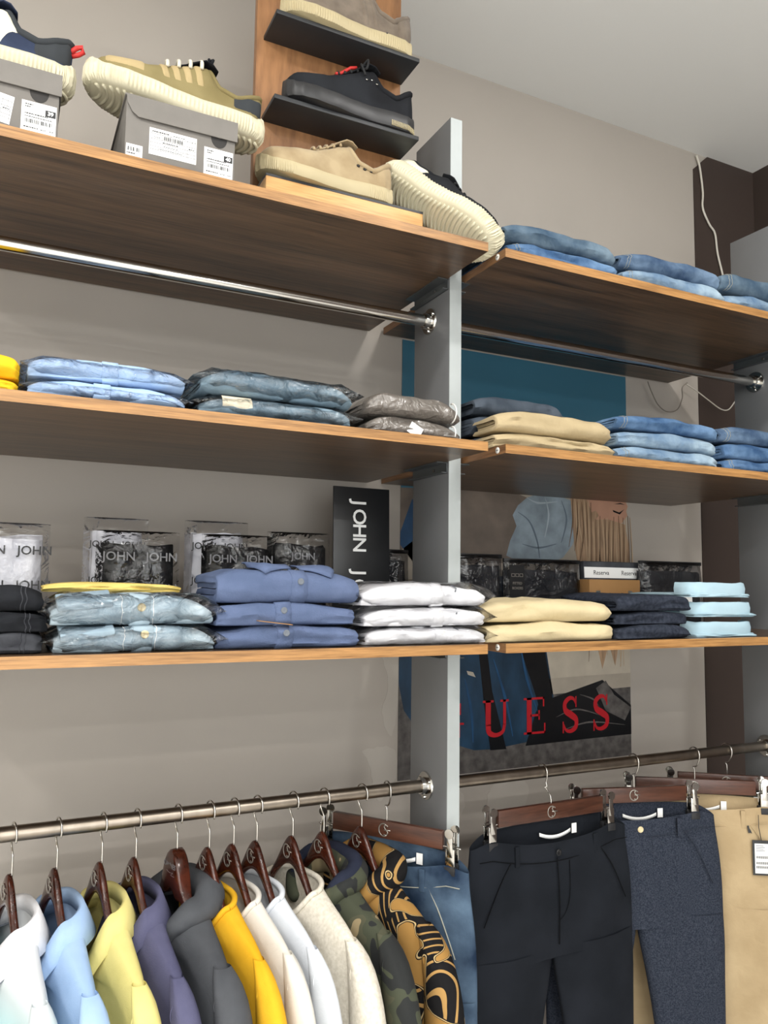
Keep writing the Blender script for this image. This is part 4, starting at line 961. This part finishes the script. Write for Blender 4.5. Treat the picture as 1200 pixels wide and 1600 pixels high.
def garment(name, cat, x, yaw, lab, mat, T0=.026, neck=.066, dip=.055, W=.215, seed=0, length=.62, sleeve=.24, inner=None, tilt=0.0, hem=1.0):
    """shirt on a hanger: local x across the shoulders, front towards -y"""
    t = thing(name, lab, cat, (x, RAILY, RAILZ-.022), (0, tilt, math.radians(yaw-90)), 'garments on the shirt rail')
    so = seed*3.7; m = 48
    lev = [(-0.132, neck, .040, 1.0), (-0.142, neck+.022, .038, .92), (-0.153, neck+.055, .034, .80), (-0.166, neck+.093, .030, .62), (-0.180, W-.022, .028, .42), (-0.196, W-.004, .027, .25), (-0.225, W+.002, .027, .12), (-0.270, W, .028, 0), (-0.330, W, .03, 0), (-0.400, W+.002, .03, 0), (-0.480, W+.004, .03, 0), (-0.580, W+.006, .03, 0), (-length-.1, W+.008, .03, 0)]
    rings = []
    for k, (z, w, th, dp) in enumerate(lev):
        ring = []; th = th*T0/.028
        for i in range(m):
            a = 2*PI*i/m; c, sn = math.cos(a), math.sin(a)
            px_ = w*math.copysign(abs(c)**.62, c); py_ = th*math.copysign(abs(sn)**.75, sn)
            fr = max(0, -sn)
            zz = z-dip*dp*fr**2*(1 if k == 0 else .9)+.010*dp*max(0, sn)
            if k > 3:
                g_ = min(1, (k-3)/4); py_ += (g_*.007*math.sin(px_*34+so+z*6)*abs(sn)+g_*.006*nz(px_*14+so, z*7, sn))*(T0/.030)
            py_ *= 1-.25*abs(c)**3
            ring.append((px_, py_, zz))
        rings.append(ring)
    b = mk('body', loft(rings, False), mat, t)
    b.modifiers.new('sub', 'SUBSURF').render_levels = 1; b.modifiers['sub'].levels = 1
    for sg in (-1, 1):
        rr = []
        for k, (xo, z, a_, b_) in enumerate(((W-.030, -.178, .012, .012), (W-.008, -.196, .028, .021), (W+.010, -.235, .036, .025), (W+.022, -.29, .043, .026), (W+.028, -.35, .047, .026), (W+.030, -.178-sleeve, .050, .027))):
            rr.append([(sg*(xo+a_*math.cos(q)), b_*T0/.026*math.sin(q)+.004*nz(q+so, z*9), z-.010*math.cos(q)*(k > 0)) for q in [2*PI*j/20 for j in range(20)]])
        o = mk('sleeve', loft(rr, False), mat, t); o.modifiers.new('sub', 'SUBSURF').render_levels = 1; o.modifiers['sub'].levels = 1
        mk('shoulder_seam', tube([(sg*(W-.004), .001+.024*T0/.026*math.sin(q), -.198-.05*(1-math.cos(q))*.5-.0) for q in [-PI*j/10 for j in range(11)]], .0009, 5), mat, t)
    t['neck'] = neck; t['dip'] = dip; t['T0'] = T0; t['so'] = so
    return t
def neck_pt(t, a, up=0, out=0):
    nk, dp, th = t['neck'], t['dip'], .040*t['T0']/.028
    c, sn = math.cos(a), math.sin(a); fr = max(0, -sn)
    w = nk+out; h = th+out*.8
    return Vector((w*math.copysign(abs(c)**.62, c), h*math.copysign(abs(sn)**.75, sn)*(1-.25*abs(c)**3), -.132-dp*fr**2+.010*max(0, sn)+up))
def rib_collar(t, mat, r=.0055):
    pts = [neck_pt(t, 2*PI*k/48, .002, .001) for k in range(49)]
    mk('neck_rib', tube(pts, r, 8, False), mat, t)
def polo_collar(t, mat, edge=None, h=.038, spread=.020, tip=.020):
    rings = []
    for k in range(57):
        f = k/56; a = -PI/2+.06+(2*PI-.12)*f; e = abs(2*f-1)            # from front centre round the back to front centre
        pt = (e**8)*tip
        base = neck_pt(t, a, 0, 0); topp = neck_pt(t, a, .022*(1-.4*e), -.004); turn = neck_pt(t, a, .024*(1-.4*e), .002)
        d = Vector((topp.x, topp.y*1.2, 0)); d.normalize()
        fold = turn+d*spread*.5+Vector((0, -.004*e, -h*.45)); end = turn+d*spread+Vector((0, -.010*e**4, -h-pt))
        rings.append([base, topp, turn+Vector((0, 0, .002)), fold, end])
    o = mk('collar', loft(rings, False, False), mat, t)
    o.modifiers.new('th', 'SOLIDIFY').thickness = .0022
    if edge: mk('collar_edge', tube([r[-1] for r in rings], .0018, 5), edge, o)
    mk('front_placket', xf(box(-.015, .015, -.003, 0, -.16, 0, .001), T(0, -.030*t['T0']/.026, -.135-t['dip'])), mat, t, auto=40)
def hood(t, mat, r=.030, lining=None, seed=0):
    """hood lying folded round the neckline"""
    pts, rs = [], []
    for k in range(37):
        a = -PI/2+.25+(2*PI-.5)*k/36; e = abs(2*k/36-1)
        pts.append(neck_pt(t, a, .006-.006*e+.004*nz(k*.3+seed), .012-.010*e)); rs.append(r*(1-.55*e**2)*(1+.10*nz(k*.45+seed, 2)))
    vf = tube(pts, rs, 14)
    vf = ([v+Vector((0, 0, -.010*nz(v.x*18+seed, v.y*18, v.z*18))) for v in vf[0]], vf[1])
    o = mk('hood', vf, mat, t); o.modifiers.new('sub', 'SUBSURF').render_levels = 1
    if lining: mk('hood_lining', tube([p+Vector((0, 0, r_*.75)) for p, r_ in zip(pts[4:-4], rs[4:-4])], [q*.55 for q in rs[4:-4]], 10), lining, t)
HK = [.0437, .1141, .188, .2463, .3196, .3793, .4261, .4717, .545, .6105, .6943]
YAWS = [13, 13, 13, 13, 13, 14, 15, 15, 15, 15, 15]
HL = ['{} with the white and teal shirt', '{} with the sky-blue polo shirt', '{} with the lemon polo shirt', '{} with the violet ribbed polo', 'square-shouldered dark hanger printed with a name, charcoal hoodie on it',
      '{} with the golden yellow tee', '{} with the ivory tee', '{} with the bright white tee', '{} with the oatmeal tee', '{} with the camouflage hoodie', '{} with the leaf print hoodie']
for i, x in enumerate(HK):
    coat_hanger(x, YAWS[i], HL[i].format('glossy dark wooden hanger'), i == 4, half=.165)
sh = []
t = garment('shirt', 'shirt', HK[0], YAWS[0], 'white shirt fading to teal with grey-edged collar', 'teal_ombre', seed=1, dip=.05); polo_collar(t, 'white_cotton', 'stripe_grey', .05, .022, .03)
t = garment('polo_shirt', 'polo shirt', HK[1], YAWS[1], 'sky-blue polo shirt between teal-ended and lemon shirts', 'sky_pique', seed=2, dip=.075); polo_collar(t, 'sky_pique', None, .046, .022, .034)
t = garment('polo_shirt', 'polo shirt', HK[2], YAWS[2], 'lemon yellow polo shirt with open collar', 'lemon_pique', seed=3, dip=.085, T0=.024); polo_collar(t, 'lemon_pique', None, .046, .022, .022)
t = garment('polo_shirt', 'polo shirt', HK[3], YAWS[3], 'violet-grey ribbed polo shirt with navy inside', 'violet_rib', seed=4, dip=.07, T0=.024); polo_collar(t, 'violet_rib', None, .044, .020, .018); rib_collar(t, 'navy_cotton', .003)
t = garment('hoodie', 'hoodie', HK[4], YAWS[4], 'charcoal grey hoodie on the square-shouldered hanger', 'charcoal_fleece', seed=5, dip=.05, T0=.030, sleeve=.5); hood(t, 'charcoal_fleece', .028, None, 1)
for i, (lab, mt, T0) in enumerate((('golden yellow tee shirt', 'gold_cotton', .020), ('ivory tee shirt between the golden and bright white ones', 'ivory_cotton', .017), ('bright white tee shirt between ivory and oatmeal ones', 'bright_white', .017), ('speckled oatmeal tee shirt next to the camouflage hoodie', 'oat_heather', .024))):
    t = garment('tee_shirt', 'tee shirt', HK[5+i], YAWS[5+i], lab, mt, seed=6+i, dip=.05, neck=.078, T0=T0); rib_collar(t, mt)
t = garment('hoodie', 'hoodie', HK[9], YAWS[9], 'camouflage hoodie with navy-lined hood', 'camo', seed=11, dip=.05, T0=.028, sleeve=.5); hood(t, 'camo', .028, 'navy_cotton', 4)
t = garment('hoodie', 'hoodie', HK[10], YAWS[10], 'black hoodie with golden leaf print', 'leaf_print', seed=12, dip=.05, T0=.030, sleeve=.5); hood(t, 'leaf_print', .030, None, 7)

# ------------------------------------------------------------------ clip hangers and trousers
def clip(parent, x, z):
    c = mk('clip', add(box(-.010, .010, -.012, -.008, -.030, .004, .001), box(-.010, .010, .008, .012, -.030, .004, .001), box(-.006, .006, -.0135, -.011, -.012, .030, .001), box(-.006, .006, .010, .0125, -.012, .030, .001), xf(cyl((0, -.0165, 0), (0, -.013, 0), .0095, n=16), T(0, 0, .034)), xf(cyl((0, .0125, 0), (0, .016, 0), .0095, n=16), T(0, 0, .034)), cyl((-.016, 0, .004), (.016, 0, .004), .0018, n=8)), 'chrome', parent, auto=40, loc=(x, 0, z))
    mk('rubber_jaw', add(box(-.0115, .0115, -.0145, -.003, -.046, -.030, .001), box(-.0115, .0115, .003, .0145, -.046, -.030, .001)), 'black_rubber', c, auto=30)
def clip_hanger(x, dy, yaw, lab, half=.135, drop=0.0, roll=0.0):
    t = thing('clip_hanger', lab, 'hanger', (x, RAILY+dy, RAILZ), (0, roll, math.radians(yaw)), 'clip hangers')
    hk = [Matrix.Rotation(math.radians(90-yaw), 4, 'Z') @ p if p.z > -.03 else p for p in hook_path(-.058)]
    hk = [p+Vector((0, -dy*max(0, min(1, (p.z+.05)/.03)), 0)) for p in hk]
    mk('hook', tube(hk, .0017, 8), 'wire', t)
    w = mk('wood_bar', box(-half, half, -.0065, .0065, -.098, -.062, .002), 'bar_wood', t, auto=40)
    emblem(w, (-.004, -.0075, -.080), .026)
    mk('clip_rod', cyl((-half-.038, 0, -.092), (half+.038, 0, -.092), .0016, n=8), 'wire', t)
    for s in (-1, 1): clip(t, s*(half+.019), -.096)
    return t
def trousers(name, x, dy, yaw, lab, mat, roll=0.0, W=.205, seed=0, sag=.022, length=1.0, cat='trousers', thick=.020, leg=None, grp='trousers on clip hangers', top=-.122, seam_mat=None):
    t = thing(name, lab, cat, (x, RAILY+dy, RAILZ), (0, roll, math.radians(yaw)), grp); so = seed*2.9; m = 44
    crotch = -.40
    def ring(z, cx, w, th, k):
        r = []
        for i in range(m):
            a = 2*PI*i/m; c, sn = math.cos(a), math.sin(a)
            px_ = w*math.copysign(abs(c)**.7, c); py_ = th*math.copysign(abs(sn)**.8, sn)
            py_ += .006*min(1, k)*math.sin((cx+px_)*26+so+z*4)*abs(sn)+.004*nz(px_*14+so, z*8)
            zz = z - (sag*(1-min(1, (abs(px_)/(W*.78)))**2)*max(0, -sn)*(1 if z > top-.06 else max(0, 1-(top-.06-z)/.1)) if cx == 0 else 0)
            if cx == 0 and abs(px_) > W*.80: zz -= (abs(px_)-W*.80)*.35*max(0, 1-(top-z)/.10)
            zz += .018*max(0, sn)*max(0, 1-(top-z)/.06) if cx == 0 else 0
            r.append((cx+px_, py_, zz))
        return r
    body = [ring(z, 0, w, th, k) for k, (z, w, th) in enumerate(((top, W, thick*.8), (top-.020, W+.001, thick*.85), (top-.040, W+.002, thick*.9), (top-.075, W+.007, thick), (top-.12, W+.013, thick*1.1), (top-.18, W+.018, thick*1.1), (crotch+.01, W+.018, thick*1.1)))]
    o = mk('seat', loft(body, False), mat, t); o.modifiers.new('sub', 'SUBSURF').render_levels = 1
    for sg in (-1, 1):
        lw = (W+.018)/2; rr = []
        for k, (z, w, off) in enumerate(((crotch+.03, lw*.99, 0), (crotch-.01, lw*.985, .002), (crotch-.05, lw*.95, .007), (crotch-.12, lw*.88, .014), (crotch-.22, lw*.80, .022), (crotch-.36, lw*.72, .028), (-length, lw*.62, .032))):
            rr.append(ring(z, sg*(lw+off), w, thick*1.1, 2))
        q = mk('leg', loft(rr, False), mat, t); q.modifiers.new('sub', 'SUBSURF').render_levels = 1
    def front(px_, z):
        e = min(1, abs(px_)/(W*.78)); k = 1 if z > top-.06 else max(0, 1-(top-.06-z)/.1)
        return Vector((px_, -thick*(1.12 if z < top-.06 else .95)-.0015-.006*math.sin(px_*26+so+z*4)*0, z-sag*(1-e**2)*k))
    sm = seam_mat or mat
    mk('waist_seam', tube([front(-W*.94+2*W*.94*k/24, top-.038) for k in range(25)], .0011, 5), sm, t)
    mk('fly_seam', tube([front(0, top-.03), front(.002, top-.09), front(.004, top-.16), front(.002, top-.24)], .0013, 5), sm, t)
    mk('fly_stitch', tube(smoothpath([front(.035, top-.042), front(.034, top-.12), front(.024, top-.17), front(.003, top-.19)], 4), .0009, 5), sm, t)
    for sg in (-1, 1):
        mk('pocket_seam', tube(smoothpath([front(sg*W*.58, top-.040), front(sg*W*.72, top-.09), front(sg*W*.90, top-.17)], 5), .0014, 5), sm, t)
        q = front(sg*W*.50, top-.02)
        mk('belt_loop', box(q.x-.006, q.x+.006, q.y-.003, q.y+.002, q.z-.026, q.z+.018, .001), mat, t, auto=40)
    b = front(0, top-.02); buttons(t, [(b.x+.004, b.y-.001, b.z)], leg or 'black_plastic', .0075)
    lbl = mk('size_tape', xf(loft([[(xx, 0, -.004-.010*(1-(xx/.045)**2)), (xx, 0, .004-.010*(1-(xx/.045)**2))] for xx in [(-.045+.09*k/10) for k in range(11)]], False, False), T(.018, thick*.45, top-.010)), 'paper', t)
    lbl.modifiers.new('th', 'SOLIDIFY').thickness = .0008
    mk('size_tab', box(.066, .080, thick*.35, thick*.35+.001, top-.018, top+.004), 'paper', t, False)
    return t
# right bay: positions along the rail
def rx(px, py): return at(px, py, RAILY).x
x1 = rx(848, 1207)
clip_hanger(x1, -.03, 1, 'clip hanger holding the plain black trousers', half=.150)
trousers('trousers', x1, -.03, 1, 'plain black trousers with belt loops hanging from the nearer clips', 'black_twill', W=.222, seed=1, sag=.024, seam_mat='black_seam')
x2 = rx(990, 1190)
clip_hanger(x2, .0, -16, 'clip hanger holding the speckled ink-blue trousers', half=.138)
trousers('trousers', x2, .0, -16, 'speckled ink-blue trousers with pale horn button', 'ink_denim', W=.215, seed=2, sag=.016, leg='horn')
x3 = rx(1078, 1180)+.015
clip_hanger(x3, .0, -32, 'clip hanger holding the tan chinos', half=.150)
tr = trousers('chinos', x3, .0, -32, 'tan chinos with small black bird mark and hanging price tag', 'chino_tan', W=.222, seed=3, sag=.014)
x4 = rx(1135, 1170)
clip_hanger(x4, .0, -38, 'clip hanger behind the tan chinos, nearest the end upright', half=.125)
trousers('trousers', x4, .0, -38, 'dark olive trousers behind the tan chinos', 'olive_twill', W=.168, seed=4)
# jeans at the end of the shirt rail
x5 = .752
clip_hanger(x5, .0, -55, 'clip hanger holding faded jeans at the end of the shirt rail', half=.130)
trousers('jeans', x5, .0, -55, 'faded blue jeans at the end of the shirt rail beside the post', 'washed_denim', W=.185, seed=5, cat='jeans', leg='chrome', seam_mat='seam_thread')

# bird mark and price tag on the chinos
q = mk('bird_mark', poly([(0, .008), (.003, .010), (.005, .008), (.005, .004), (.009, -.002), (.012, -.010), (.008, -.008), (.003, -.009), (.002, -.002), (.001, .004)], .0005), 'ink', tr, False, (.118, -.0265, -.176))
tg = mk('price_tag', box(0, .045, -.0015, 0, -.085, 0), 'black_plastic', tr, False, (.128, -.031, -.200))
mk('tag_paper', box(.005, .044, -.0022, -.0015, -.080, -.008), 'paper', tg, False)
for z0, z1 in ((-.044, -.038), (-.058, -.052), (-.068, -.062)):
    mk('barcode', add(*[bar(.008+.0022*k, z0, .0092+.0022*k, z1) for k in range(14)]), 'ink', tg, False, (0, -.0022, 0))
mk('tag_words', add(*[bar(.008, -.014-.004*k, .026+.004*(k % 2), -.0125-.004*k) for k in range(4)]), 'ink_grey', tg, False, (0, -.0022, 0))
mk('tag_cord', tube([(.022, 0, 0), (.018, .003, .03), (.019, .006, .06)], .0009, 5), 'ink', tg)
